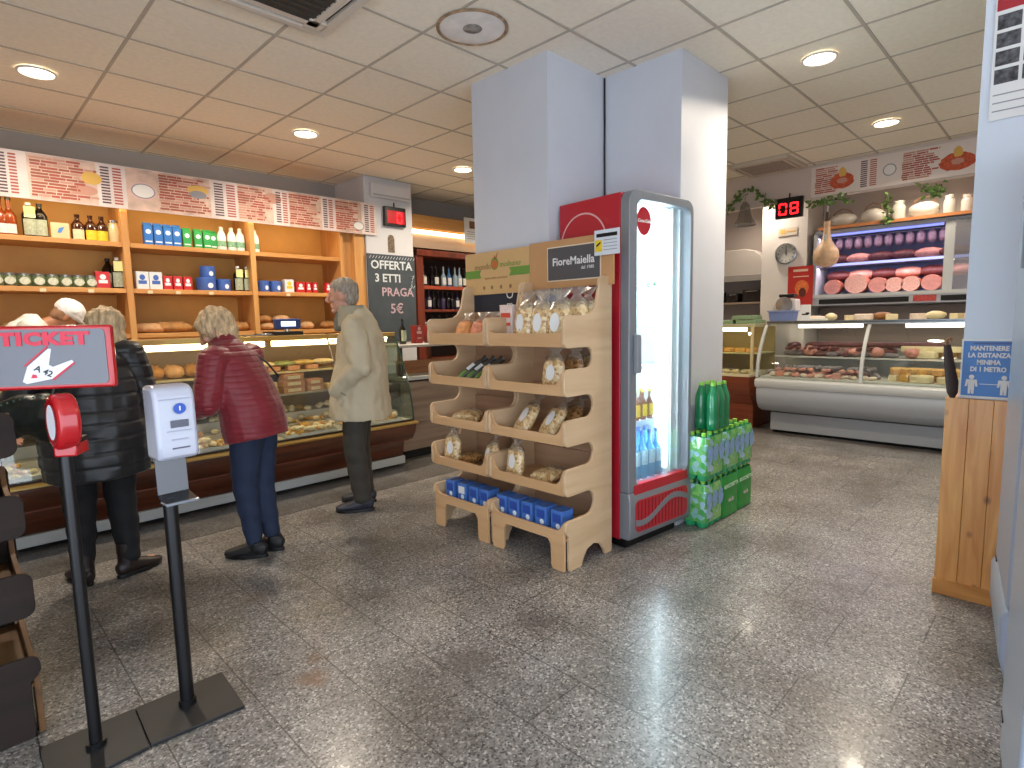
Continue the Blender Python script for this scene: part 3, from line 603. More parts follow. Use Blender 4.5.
P3 = pastry_proto('ring', PASTB, 'ring_biscuit', 'brown ring biscuit on a tray in the bakery case'); P4 = pastry_proto('square', PINK, 'pastry_slice', 'square pastry slice in rows in the bakery case')
used = {}
def put(p, x, y, z, rz, s=1, group='pastries in the bakery case', tilt=0):
    if p.name not in used: used[p.name] = 1; o = p
    else: o = p.copy(); COL.objects.link(o)
    o.location = (x, y, z); o.rotation_euler = (tilt, 0, rz); o.scale = (s, s, s); o['group'] = group+', '+p.name.split('.')[0].replace('_', ' '); return o
tray(1.98, 2.44, 4.62, 4.87, .463, 'white tray of biscuits left of the man, front of the bakery case'); tray(2.5, 3.12, 4.62, 4.87, .463, 'white tray of biscuits right of the man in the bakery case')
tray(.95, 1.70, 4.62, 4.87, .463, 'white tray of biscuits in front of the red jacket woman'); tray(.0, .9, 4.62, 4.87, .463, 'white tray of pastries at the left end of the case')
rr = random.Random(11)
for (x0, x1, n) in ((2.02, 2.42, 85), (2.53, 3.10, 70), (1.0, 1.66, 50), (.2, .85, 24)):
    for i in range(n):
        p = (P1, P2, P2, P1, P2)[rr.randrange(5)]; lay = rr.random()
        put(p, rr.uniform(x0, x1), rr.uniform(4.65, 4.85), .470+(.022 if lay > .55 else 0)+(.02 if lay > .85 else 0), rr.uniform(0, 6), rr.uniform(.95, 1.25), tilt=rr.uniform(-.2, .2) if lay > .55 else 0)
MB().box(CX0, CX1, 4.88, 5.33, .46, .53).box(CX0, CX1, 5.06, 5.33, .53, .61).build('raised_step', mat('case_deck', '#cfc8b8', .3), ctr)
for (x0, x1, n) in ((1.95, 2.46, 44), (2.5, 3.12, 44), (1.0, 1.66, 30)):
    for i in range(n): yy = rr.uniform(4.90, 5.24); put((P1, P2, P2)[i % 3], rr.uniform(x0, x1), yy, (.532 if yy < 5.06 else .612)+(.02 if i % 3 == 2 else 0), rr.uniform(0, 6), rr.uniform(1.0, 1.3))
# packs stacked on the middle shelf
BROWNP = mat('brown_wafer_pack', '#b07a58', .5, var=.2, vscale=20); YEL = mat('yellow_box', '#c9ab6a', .5, var=.2, vscale=20)
for i, (x, z, m_, w_) in enumerate(((2.22, .798, BROWNP, .2), (2.22, .855, BROWNP, .2), (2.22, .912, BROWNP, .19), (2.42, .798, BROWNP, .15), (2.42, .855, BROWNP, .15), (1.98, .798, YEL, .19), (1.98, .855, YEL, .18), (2.62, .798, YEL, .17), (2.85, .798, BROWNP, .2), (2.85, .855, BROWNP, .2))):
    t = thing('wafer_pack', ('brown' if m_ is BROWNP else 'yellow')+' sweet packet on the middle glass shelf of the bakery case', 'packet', (x, 5.03, z), 0, ('brown' if m_ is BROWNP else 'yellow')+' packets in the bakery case'); MB().box(-w_/2, w_/2, -.07, .07, 0, .054).build('packet_body', m_, t, bevel=.006); MB().box(-w_*.3, w_*.3, -.0715, -.07, .012, .04).build('label', LCR, t)
for i, x in enumerate((1.92, 2.1, 2.28, 2.46, 2.75, 2.95)):
    for j in range(2): put(P4, x+.03*j, 5.12+.06*j, .992, 0, 1.9)
GV = mat('green_filling', '#87905a', .7, var=.4, vscale=50)
for i, (x, m_) in enumerate(((2.02, PASTW), (2.22, GV), (2.40, YEL), (2.60, PASTW))):
    tag(MB().ell((0, 0, .02), (.11, .09, .026), 16, 9, 0, .08, seed=i).build('focaccia', m_, loc=(x, 5.16, 1.035)), ('pale', 'green topped', 'yellow', 'pale browned')[i]+' focaccia on the upper glass shelf of the bakery case', 'focaccia')
rb = [(.45+.145*i, .155, (CRUSTP, CRUST)[i % 2]) for i in range(10)]
for i, (x, L_, m_) in enumerate(rb): loaf('round loaf inside the lit bakery case, '+ordl(i, len(rb)) if 0 else 'round bread loaf on the upper shelf inside the lit bakery case', x, 5.17, .992, L_, .18, .11, m_, seed=30+i, group='round loaves inside the case')
for i in range(7): loaf('bread roll lying on the middle shelf inside the lit bakery case', .62+.17*i, 5.06, .798, .15, .1, .075, (CRUST, CRUSTP)[i % 2], seed=50+i, group='rolls inside the case', slashes=False)
bx = thing('clear_box', 'clear plastic box with red base standing in the case beside red jacket', 'container', (1.80, 4.75, .463))
MB().box(-.05, .05, -.06, .06, 0, .05).build('base', mat('red_orange_base', '#b4502a', .4), bx, bevel=.004); MB().box(-.052, .052, -.062, .062, .05, .25).build('cover', glass('smoky', (.6, .58, .54), .08, .05, .35, '#8d8678'), bx, bevel=.004)
# scale with display on the counter top
scl = thing('shop_scale', 'dark shop scale with bright display on the bakery counter', 'scale', (2.185, 5.02, 1.315))
MB().box(-.13, .13, -.10, .16, 0, .035).build('platform', BLACK, scl, bevel=.006); MB().cyl((0, -.06, .03), (0, -.06, .07), .02).build('stem', CHROME, scl)
MB().box(-.115, .115, -.09, -.045, .055, .145).build('display_housing', mat('navy_plastic', '#2c3f78', .35), scl, bevel=.008); MB().box(-.065, .065, -.093, -.089, .078, .122).build('screen', mat('lcd', '#cfe6ff', .4, emit=1.6), scl)
MB().box(-.22, -.1, -.05, .12, .0, .02).build('side_plate', SS, scl, bevel=.003)
tb = thing('tray_stack', 'dark flat tray lying on the counter top left of the scale', 'tray', (1.96, 5.05, 1.312)); MB().box(-.16, .13, -.12, .12, 0, .012).build('plate', mat('slate_plate', '#4c463c', .5), tb, bevel=.004)

# ------------------------------------------------------------------ side counter
GREYW = woodmat('grey_oak_laminate', '#7d6a5b', '#a08a76', .5, 'x', .5)
sc = thing('side_counter', 'grey brown wood effect counter with glass shelf beside the chalkboard', 'counter', (0, 0, 0))
MB().box(3.26, 4.9, 4.83, 4.87, .09, .38).build('lower_front_panel', GREYW, sc, bevel=.003); MB().box(3.26, 4.9, 4.80, 4.84, .385, .80).build('upper_front_panel', GREYW, sc, bevel=.003)
MB().box(3.26, 4.9, 4.87, 5.3, .0, .80).build('carcass', mat('dark_carcass', '#33261f', .6), sc); MB().box(3.30, 4.9, 4.86, 5.2, .0, .09).build('plinth', DARKG, sc)
MB().box(3.24, 4.9, 4.78, 5.32, .82, .86).build('worktop', mat('pale_worktop', '#c3c6c2', .25), sc, bevel=.005)
MB().box(3.27, 3.31, 4.85, 4.89, .86, 1.155).build('shelf_post', mat('dark_post', '#3a2a22', .4), sc); MB().box(3.9, 3.94, 5.2, 5.24, .86, 1.155).build('shelf_post', woodmat('reddish_post', '#6a3018', '#843f20', 1, 'z'), sc)
MB().box(3.24, 4.9, 4.80, 5.32, 1.155, 1.185).build('upper_shelf', mat('shelf_white', '#b9b6ae', .35), sc, bevel=.008)
MB().box(3.40, 4.6, 5.08, 5.12, .862, 1.0).build('wooden_crate', woodmat('crate_wood', '#8a5a36', '#a8734a', 1, 'x'), sc, bevel=.003)
ol = bottle('oil_bottle', 'dark olive oil bottle standing on the side counter shelf', 'bottle', .036, .26, GLD, CAPB, LGR, None, lz=(.12, .55), loc=(at_y(403, 343, 4.98).x, 4.98, 1.186))
for i, px in enumerate((417, 430, 441)):
    t = thing('panettone_box', 'red gift box on the side counter shelf, %s of three' % ('leftmost', 'middle', 'rightmost')[i], 'box', (at_y(px, 340, 5.02).x, 5.02, 1.186), 0, 'red boxes on the side counter')
    MB().box(-.045, .045, -.045, .045, 0, .19).build('box_body', mat('wine_red_box', '#8a2a28', .4), t, bevel=.003)
    f = MB().box(-.03, .03, -.0465, -.045, .1, .13).box(-.025, .025, -.0465, -.045, .05, .06); disc(f, lambda u, v, h: (u, -.045-h, v), 0, .155, .02, .02, 0); f.build('printed_label', mat('rose_print', '#c99a90', .6), t, smooth=False)

# ------------------------------------------------------------------ wine cabinet and soffit
REDW = woodmat('red_cabinet_wood', '#5e2110', '#87381c', .8, 'z', .35, coat=.3)
YW = 6.08
wx0, wx1 = at_y(417, 280, YW).x, 5.75
wc = thing('wine_cabinet', 'reddish brown open wine cabinet left of the white pillar', 'cabinet', (0, 0, 0))
MB().box(wx0, wx0+.11, YW, 6.44, .9, 2.32).build('side_panel', REDW, wc, bevel=.003); MB().box(wx1-.06, wx1, YW, 6.44, .9, 2.32).build('side_panel', REDW, wc, bevel=.003)
MB().box(wx0, wx1, YW-.03, 6.44, 2.26, 2.34).build('cornice', REDW, wc, bevel=.008); MB().box(wx0, wx1, 6.42, 6.44, .9, 2.3).build('back_panel', mat('dark_cabinet_back', '#2a120b', .6), wc)
for z in (1.87, 1.575, 1.25, .93): MB().box(wx0+.1, wx1-.05, YW+.01, 6.42, z-.03, z).build('shelf_board', REDW, wc, bevel=.002)
MB().box(wx0+.1, wx1-.05, YW, YW+.012, 1.84, 1.885).build('front_rail', mat('red_rail', '#a2452c', .4), wc)
WGL = mat('wine_bottle', '#120c10', .1); PB = mat('purple_bottle', '#3a2c4e', .15); CB = mat('clear_bottle', '#8fa3b0', .12); TB_ = mat('blue_bottle', '#3f6c9c', .12)
def vin(px, z, m, lm, lb, s=1.0, g='wine bottles'):
    return bottle('wine_bottle', lb, 'bottle', .038*s, .30*s, m, (CAPB if m is not CB else CHROME), lm, g, neck=.4, lz=(.15, .48), loc=(at_y(px, 280, 6.2).x, 6.2, z), n=12)
top = ((424, WGL, LWH), (432, WGL, None), (436, WGL, LWH), (443.5, CB, LWH), (449, TB_, LWH), (455, CB, None), (459.5, CB, LWH), (464, WGL, LWH), (468, WGL, None))
for i, (px, m_, lm) in enumerate(top): vin(px, 1.871, m_, lm, '%s bottle on the upper wine shelf, %s' % ({WGL.name: 'dark wine', CB.name: 'clear', TB_.name: 'blue glass'}[m_.name], ordl(i, 9)), .95, 'bottles on the upper wine shelf')
for i in range(10): vin(423.5+4.7*i, 1.576, (WGL, PB, WGL)[i % 3], LWH if i in (1, 7, 8) else None, '%s bottle on the lower wine shelf, %s' % (('dark', 'purplish', 'dark')[i % 3], ordl(i, 10)), .86, 'bottles on the lower wine shelf')
for i in range(6): vin(424+7*i, 1.251, WGL, LWH, 'dark bottle on the bottom wine shelf, '+ordl(i, 6), .86, 'bottles on the bottom wine shelf')
so = thing('soffit_lamp', 'warm strip lamp under an oak board above the wine cabinet', 'lamp', (0, 0, 0))
MB().box(4.30, 6.4, 6.0, 6.03, 2.60, 2.76).build('oak_board', OAK, so, bevel=.003); MB().box(4.30, 6.4, 6.03, 6.44, 2.56, 2.60).build('shelf_board', OAK, so)
case_lamp(so, 4.33, 5.9, 6.02, 6.07, 2.56, W=7); MB().box(4.25, 6.4, 6.05, 6.44, 2.36, 2.54).build('cream_band', mat('cream_band', '#b99c84', .6), so)
wn = thing('hanging_notice', 'white notice with brown picture hanging beside the pillar above the wine', 'notice', (at_y(471, 229, 5.99).x, 5.992, 2.64))
MB().box(-.12, .17, -.004, .004, -.17, .17).build('sheet', PAPER, wn); MB().box(-.03, .13, -.006, -.004, .03, .13).build('picture', mat('brown_print', '#7c5238', .6, var=.4, vscale=30), wn)
f = MB(); [f.box(-.08, .1, -.006, -.004, -.02-.03*i, -.012-.03*i) for i in range(4)]; f.build('printed_lines', INK[5], wn)

# strip lamp behind the menu banner, lighting the top shelf bays
tl = thing('shelf_lamp', 'strip lamp under the menu banner above the bakery shelves', 'lamp', (0, 0, 0))
case_lamp(tl, -.2, 3.1, 5.815, 5.835, 2.46, W=5); MB().box(-.2, 3.1, 5.80, 5.845, 2.478, 2.50).build('lamp_housing', CHROME, tl)

if P3.name not in used: bpy.data.objects.remove(P3)

# ------------------------------------------------------------------ wooden display racks
PLY = woodmat('birch_ply', '#c0a07b', '#d0b28d', .5, 'y', .5); PLYE = woodmat('birch_ply_front', '#bf966a', '#cfa87c', .5, 'x', .5); PLYB = woodmat('ply_back', '#a07c5c', '#b59272', .5, 'x', .6)
DPLY = woodmat('dark_walnut_ply', '#1a0f09', '#26180f', .5, 'y', .85); DPLYE = woodmat('dark_walnut_front', '#5a3d24', '#7a5733', .5, 'x', .5)
LV = [(1.25, 1.42), (.985, 1.135), (.71, .857), (.43, .585), (.15, .29)]
def arc(cx, cz, r, a0, a1, n=6): return [(cx+r*cos(radians(a0+(a1-a0)*i/n)), cz+r*sin(radians(a0+(a1-a0)*i/n))) for i in range(n+1)]
def rack_profile():
    p = [(.035, 0)]+[(.03, .02), (.03, .2)]
    p += [(.012, .215), (0, .235)]+arc(.035, .255, .035, 180, 90, 4)
    tops = [.29, .585, .857, 1.135]; bots = [.43, .71, .985, 1.25]
    for zt, zb in zip(tops, bots):
        h = (zb-zt)/2
        p += [(.20, zt)] + [(.20+(h*.9)*sin(radians(a)), zt+h-h*cos(radians(a))) for a in (25, 50, 75, 90, 105, 130, 155, 180)] + [(.06, zb)] + arc(.03, zb+.035, .035, 265, 180, 4)
        if zb < 1.2: nt = tops[bots.index(zb)+1]; p += [(-.004, nt-.05)]+arc(.03, nt-.035, .035, 175, 90, 4)
    p += [(-.004, 1.36)]+arc(.03, 1.39, .035, 175, 90, 4)+[(.16, 1.425)]+[(.22, 1.432), (.26, 1.455), (.29, 1.50), (.315, 1.60)]+arc(.36, 1.605, .045, 170, 90, 4)+arc(.39, 1.605, .045, 90, 0, 4)
    p += [(.435, 1.2), (.435, .03), (.432, 0), (.37, 0)]+[(.35+0*0, .04), (.31, .085), (.25, .102), (.19, .085), (.155, .04), (.14, 0)]
    return p
def rack(name, label, loc, rz, W, mside, mfront, mback):
    t = thing(name, label, 'display rack', loc, rz); pf = rack_profile()
    for x0 in (0, W-.02): MB().prism(pf, 'x', x0, x0+.02).build('side_panel', mside, t, bevel=.003, angle=30)
    for i, (zb, zt) in enumerate(LV):
        z0 = zb+.005 if i < 4 else .17; lo = z0+.058 if i else z0+.075; hi = zt-.002 if i else z0+.095
        a, b_ = .02, W-.02; q = [(a, z0), (b_, z0), (b_, hi)]+[(b_-.012-.055*(1-cos(radians(an))), lo+(hi-lo)*(1-sin(radians(an)))) for an in (20, 45, 70, 90)]
        q += [(a+.012+.055*(1-cos(radians(an))), lo+(hi-lo)*(1-sin(radians(an)))) for an in (90, 70, 45, 20)]+[(a, hi)]
        if i == 4: q = [(a, 0), (a+.085, 0), (a+.095, .02), (a+.10, .14), (a+.12, .17), (b_-.12, .17), (b_-.10, .14), (b_-.095, .02), (b_-.085, 0), (b_, 0), (b_, hi)]+q[3:]
        MB().prism(q, 'y', .004, .022).build('tray_front', mfront, t, bevel=.002)
        MB().box(.02, W-.02, .022, .40, z0+.004, z0+.016).build('tray_floor', mfront, t)
        MB().box(.02, W-.02, .40, .415, z0, z0+(.16 if i < 4 else .2)).build('tray_back', mback, t)
    MB().box(.02, W-.02, .415, .425, .15, 1.5).build('back_panel', mback, t)
    return t
RKX = 2.34
rack('bread_display_rack', 'pale wooden wavy display rack, right unit beside the red drinks fridge', (RKX, 2.545, 0), -pi/2, .615, PLY, PLYE, PLYB)
rack('bread_display_rack', 'pale wooden wavy display rack, left unit nearer the bakery counter', (RKX, 3.125, 0), -pi/2, .575, PLY, PLYE, PLYB)
rack('dark_display_rack', 'dark wooden wavy display rack cut off by the left picture edge', (.15, 2.47, 0), pi/2, .62, DPLY, DPLYE, DPLY)
# header cards
KRAFT = mat('kraft_card', '#b88a5c', .7, var=.06, vscale=4); KRAFT2 = mat('kraft_card_yellowish', '#c4a06c', .7, var=.05, vscale=4); OLIVE = mat('label_green', '#5f8a34', .6)
hr = thing('header_card', 'brown cardboard header with dark grey FioreMaiella panel on the right rack unit', 'sign', (2.745, 2.215, 1.745), -pi/2)
MB().box(-.325, .32, -.006, .006, -.145, .145).build('card', KRAFT, hr)
MB().box(-.175, .235, -.0085, -.006, -.105, .105).build('cream_border', mat('cream_line', '#d9c8ae', .6), hr); MB().box(-.168, .228, -.0095, -.006, -.098, .098).build('grey_panel', mat('charcoal_print', '#4d4a4b', .6), hr)
WT = mat('white_print', '#d9d6d2', .6)
text('header_lettering', 'FioreMaiella', .066, WT, (.03, -.0105, .01), RY, hr, .0004, .0012); text('header_lettering', 'dal 1980', .028, WT, (.14, -.0105, -.035), RY, hr, .0004)
hl = thing('header_card', 'kraft card header with green ribbon bands and tomato logo on the left rack unit', 'sign', (2.745, 2.86, 1.735), -pi/2)
MB().box(-.315, .315, -.006, .006, -.145, .145).build('card', KRAFT2, hl)
BRP = mat('brown_print2', '#8a6a3e', .6)
text('header_lettering', 'mondo', .06, BRP, (-.13, -.0075, .045), RY, hl, .0004); text('header_lettering', 'molisano', .055, OLIVE, (.135, -.0075, .05), RY, hl, .0004, shear=.3)
text('header_lettering', 'il gusto delle cose buone', .022, BRP, (.0, -.0075, -.035), RY, hl, .0004)
MB().prism([(-.315, -.03), (-.15, -.03), (-.165, -.0), (-.15, .025), (-.315, .025)][::1], 'y', -.0075, -.006).build('green_ribbon', OLIVE, hl); MB().prism([(.315, -.03), (.13, -.03), (.145, .0), (.13, .025), (.315, .025)], 'y', -.0075, -.006).build('green_ribbon', OLIVE, hl)
f = MB(); P = lambda u, v, h: (u, -.006-h, v); disc(f, P, -.01, .06, .038, .042, 0, .0016); disc(f, P, -.01, .055, .03, .03, 1, .002); f.prism([(-.03, .10), (-.015, .095), (-.01, .115), (0, .095), (.02, .13), (.005, .09)], 'y', -.009, -.006, 2)
for i in (-.12, -.04, .05, .14): disc(f, P, i, -.10, .012, .014, 3, .0016)
f.build('printed_emblems', [OLIVE, mat('tomato_orange', '#b5602f', .6), mat('tomato_red', '#9d2a22', .6), BRP], hl, smooth=False, weld=False)
dk = thing('promo_panel', 'dark blue panel with white letters below the left header card', 'sign', (2.755, 2.84, 1.55), -pi/2)
MB().box(-.29, .25, -.004, .004, -.08, .07).build('panel', mat('night_blue', '#1d2634', .5), dk); text('panel_lettering', 'O', .09, WT, (.10, -.006, .03), RY, dk, .0004); text('panel_lettering', 'm', .08, WT, (.10, -.006, -.04), RY, dk, .0004)
nt_ = thing('warning_notice', 'white notice with black bar and yellow square taped on the header card corner', 'notice', (2.70, 1.912, 1.828), -pi/2)
MB().box(-.085, .085, -.002, .002, -.065, .075).build('sheet', mat('notice_white', '#cdd2d8', .5), nt_); f = MB(); f.box(-.07, .07, -.0035, -.002, .035, .055, 0).box(-.08, -.03, -.0035, -.002, -.045, .02, 1)
f.add([(-.07, -.005, -.02), (-.04, -.005, .0), (-.04, -.005, .012), (-.07, -.005, -.008)], [(0, 1, 2, 3)], 0); [f.box(-.02, .07, -.0035, -.002, .015-.018*i, .019-.018*i, 2) for i in range(4)]; f.build('notice_print', [BLACK, LYE, INK[5]], nt_, smooth=False)
# pasta bags
def pasta_mat(name, c1, c2, c3):
    m = mat(name, c1, .22, coat=.6); nt = m.node_tree; N = nt.nodes; L = nt.links; b = N['Principled BSDF']; tc = N.new('ShaderNodeTexCoord')
    v = N.new('ShaderNodeTexVoronoi'); v.inputs['Scale'].default_value = 62; L.new(tc.outputs['Object'], v.inputs['Vector']); s_ = N.new('ShaderNodeSeparateColor'); L.new(v.outputs['Color'], s_.inputs[0])
    r = N.new('ShaderNodeValToRGB'); e = r.color_ramp.elements; e[0].position = 0; e[0].color = lin(c3); e[1].position = 1; e[1].color = lin(c1); x = e.new(.35); x.color = lin(c2); L.new(s_.outputs[0], r.inputs[0]); L.new(r.outputs[0], b.inputs['Base Color'])
    bp = N.new('ShaderNodeBump'); bp.inputs['Strength'].default_value = .6; bp.inputs['Distance'].default_value = .006; L.new(v.outputs['Distance'], bp.inputs['Height']); L.new(bp.outputs[0], b.inputs['Normal']); return m
PA = pasta_mat('bagged_pasta', '#e0cba0', '#cfaf7c', '#a37c4c'); PB2 = pasta_mat('bagged_dark_pasta', '#a8814f', '#8a5f36', '#5c3d22')
FILM = glass('cellophane', (.95, .94, .92), .16, .12, .12, '#e0dcd0')
def bag(label, loc, rz, rx, W=.13, D=.06, H=.25, m=None, group='pasta bags on the rack', lab=True, seed=0, mid=0.0):
    m = m or PA; r = random.Random(seed)
    t = thing('pasta_bag', label, 'bag', loc, rz, group); t.rotation_euler = (rx, 0, rz)
    hb = H*.74; rings = []; n = 20
    for k in range(10):
        z = hb*k/9; w = (1, 1, 1, 1, 1, .99, .97, .93, .85, .6)[k] if k else .93; d = (.8, .95, 1, 1, 1, .98, .93, .85, .7, .3)[k]
        rings.append([(W/2*w*math.copysign(abs(cos(2*pi*i/n))**.6, cos(2*pi*i/n))*(1+r.uniform(-.035, .035)), D/2*d*math.copysign(abs(sin(2*pi*i/n))**.75, sin(2*pi*i/n))*(1+r.uniform(-.09, .09)), z) for i in range(n)])
    MB().ring_loft(rings).build('bag_filling', m, t, angle=60)
    c = MB(); rings = []
    for k, (z, w, d) in enumerate(((hb*.86, .93, .9), (hb*1.02, .8, .45), (hb*1.1, .5, .25), (hb*1.16, .34, .2), (H*.93, .75, .16), (H, 1.0, .1))):
        rings.append([(W/2*w*cos(2*pi*i/n)*(1+r.uniform(-.08, .08)), D/2*d*sin(2*pi*i/n)*(1+r.uniform(-.3, .3)), z) for i in range(n)])
    c.ring_loft(rings); c.build('gathered_top', FILM, t, angle=60)
    if lab:
        f = MB(); disc(f, lambda u, v, h: (u, -D/2*1.03-h, v), 0, hb*.52+mid, W*.21, hb*.24, 0, .001); f.build('oval_label', mat('oval_label', '#dcdcda', .5), t, smooth=False)
    return t
ZF = [z+.022 for z, _ in LV[:4]]+[.187]; RZ = -pi/2
k = 0
for px, xx, lb in ((524, 2.42, 'leftmost of three with oval labels'), (541, 2.42, 'middle of three with oval labels'), (558, 2.42, 'rightmost of three with oval labels'), (538, 2.53, 'in the second row on the left'), (560, 2.53, 'behind the front bags in the centre'), (577, 2.53, 'behind the front bags at the side horn'), (592, 2.62, 'rearmost beside the side horn')):
    bag('pasta bag on the top tray, right unit, '+lb, (xx, max(2.01, at_x(px, 315, xx).y), ZF[0]), RZ+.1*(k % 3-1), -.10, H=.295+.02*(k > 2), seed=k, W=.15, D=.09, lab=k < 3); k += 1
for px, xx, lb, m_ in ((552, 2.44, 'standing at the front right', None), (572, 2.56, 'seen through the side opening', PB2), (584, 2.66, 'rearmost behind the side opening', None)):
    bag('pasta bag on the second tray, right unit, '+lb, (xx, at_x(px, 365, xx).y, ZF[1]), RZ, -.15, seed=k, m=m_, lab=k == 7, H=.25, W=.15); k += 1
for px, xx, lb, m_ in ((519, 2.44, 'leaning at the left', None), (545, 2.44, 'leaning in the centre', None), (562, 2.54, 'darker one at the right', PB2)):
    bag('pasta bag on the third tray of the right rack unit, '+lb, (xx, at_x(px, 415, xx).y, ZF[2]), RZ-.3, -.62, seed=k, m=m_, lab=m_ is None, H=.27, W=.155); k += 1
bag('pasta bag standing at the left of the fourth tray, right unit', (2.42, at_x(514, 450, 2.42).y, ZF[3]), RZ-.1, -.12, seed=k, H=.25, W=.14); k += 1
bag('pasta bag lying flat at the right of the fourth tray, right unit', (2.39, at_x(546, 468, 2.45).y, ZF[3]+.035), RZ+.0, -1.45, seed=k, lab=False, H=.22, W=.16); k += 1
bag('pasta bag lying flat on the third tray of the left unit', (2.40, at_x(470, 410, 2.45).y, ZF[2]+.035), RZ+.5, -1.45, seed=k, lab=False, H=.24, W=.19); k += 1
bag('pasta bag standing at the left of the fourth tray, left unit', (2.42, at_x(452, 440, 2.42).y, ZF[3]), RZ+.1, -.1, seed=k, H=.25, W=.14); k += 1
bag('pasta bag lying in the middle of the fourth tray, left unit', (2.40, at_x(470, 448, 2.45).y, ZF[3]+.03), RZ, -1.45, seed=k, lab=False, H=.2, W=.13, m=PB2); k += 1
bag('pasta bag leaning at the right of the fourth tray, left unit', (2.42, at_x(488, 445, 2.42).y, ZF[3]), RZ-.3, -.25, seed=k, H=.25, W=.14); k += 1
# packets of sliced bread on the top tray of the left unit
ORB = mat('orange_rolls', '#cf8a4c', .5, var=.3, vscale=30); RDP = mat('red_white_packet', '#d8c4bc', .4, var=.15, vscale=30)
for i, (px, xx, m_) in enumerate(((461, 2.42, ORB), (477, 2.42, mat('pink_rolls', '#c97c5a', .5, var=.3, vscale=30)), (490, 2.46, mat('white_wrapped', '#dcd2c8', .4, var=.15, vscale=30)))):
    t = bag('bread packet on the top tray, left unit, %s' % ordl(i, 3), (xx, at_x(px, 320, xx).y, ZF[0]), RZ+.2*i, -.35, W=.12, D=.08, H=.20, m=m_, group='bread packets on the left rack', lab=False, seed=60+i)
t = thing('crisp_packet', 'white and red packet standing at the right end of the left top tray', 'packet', (2.52, at_x(508, 320, 2.52).y, ZF[0]), RZ)
MB().prism([(-.06, 0), (.06, 0), (.055, .01), (.055, .22), (.06, .23), (-.06, .23), (-.055, .22), (-.055, .01)], 'y', -.02, .02).build('packet_body', RDP, t, bevel=.006); f = MB().box(-.04, .04, -.0215, -.02, .15, .18).box(-.04, .04, -.0215, -.02, .1, .12); f.build('printed_bands', mat('orange_red', '#c84a33', .5), t)
DKB = mat('dark_produce_bag', '#4a4640', .2, var=.5, vscale=30, coat=.5); GRB = mat('green_stalk', '#64883c', .5, var=.3, vscale=30)
for i, px in enumerate((458, 466, 474)):
    t = thing('grissini_bag', 'dark slim bag with green tip leaning on the second tray, left unit, %s' % ('leftmost', 'middle', 'rightmost')[i], 'bag', (2.42, at_x(px, 372, 2.42).y, ZF[1]+.01), RZ, 'dark slim bags'); t.rotation_euler = (-.9, .45, RZ)
    MB().tube([(0, 0, 0), (0, 0, .03), (0, 0, .16), (0, 0, .22), (0, 0, .25)], [.018, .026, .028, .018, .024], 12).build('bag_body', DKB, t); MB().tube([(0, -.012, .01), (0, -.022, .04), (0, -.02, .08)], [.012, .016, .01], 8).build('green_tip', GRB, t); MB().box(-.012, .012, -.032, -.026, .09, .15).build('label', PAPER, t)
# blue rusk boxes on the bottom trays
BBX = mat('rusk_box_blue', '#4672bc', .4, var=.12, vscale=30)
def bluebox(label, px, py, g, white=False):
    x = 2.455; t = thing('rusk_box', label, 'box', (x, at_x(px, py, x).y, ZF[4]), RZ, g); MB().box(-.043, .043, -.05, .05, 0, .13).build('box_body', BBX, t, bevel=.002)
    f = MB().box(-.03, .03, -.0515, -.05, .06, .11, 0 if white else 2); disc(f, lambda u, v, h: (u, -.05-h, v), .01, .04, .016, .016, 1, .0015); f.build('printed_label', [PAPER, EMB, mat('deep_blue_print', '#27489a', .5)], t, smooth=False)
for i, px in enumerate((507, 519, 532, 546, 562)): bluebox('blue box on the bottom tray of the right rack unit, '+ordl(i, 5), px, 502, 'blue boxes, right unit')
for i, px in enumerate((455.5, 467, 478.5, 489)): bluebox('blue box on the bottom tray of the left rack unit, '+ordl(i, 4), px, 483, 'blue boxes, left unit', i == 1)

# ------------------------------------------------------------------ drinks fridges
COKE = mat('fridge_red', '#b21f2d', .35); SIL = mat('fridge_grey', '#85898f', .4, .3); LINER = mat('fridge_liner', '#dfe8ea', .5); FLED = mat('fridge_led', '#e6f6ff', .5, emit=FRIDGE_E, ecol='#ddf3ff')
def rrect(x0, x1, z0, z1, r, n=5, top_only=False):
    p = []
    rb = .004 if top_only else r
    for cx, cz, a0, q in ((x1-r, z1-r, 0, r), (x0+r, z1-r, 90, r), (x0+rb, z0+rb, 180, rb), (x1-rb, z0+rb, 270, rb)):
        p += [(cx+q*cos(radians(a0+90*i/n)), cz+q*sin(radians(a0+90*i/n))) for i in range(n+1)]
    return p
def frame_mesh(outer, inner, y0, y1, mi=0):
    n = len(outer); b = MB(); vs = [(u, y, v) for y in (y0, y1) for ring_ in (outer, inner) for u, v in ring_]; fs = []
    for i in range(n):
        j = (i+1) % n; fs += [(i, j, n+j, n+i), (2*n+i, 3*n+i, 3*n+j, 2*n+j), (i, 2*n+i, 2*n+j, j), (n+i, n+j, 3*n+j, 3*n+i)]
    return b.add(vs, fs, mi)
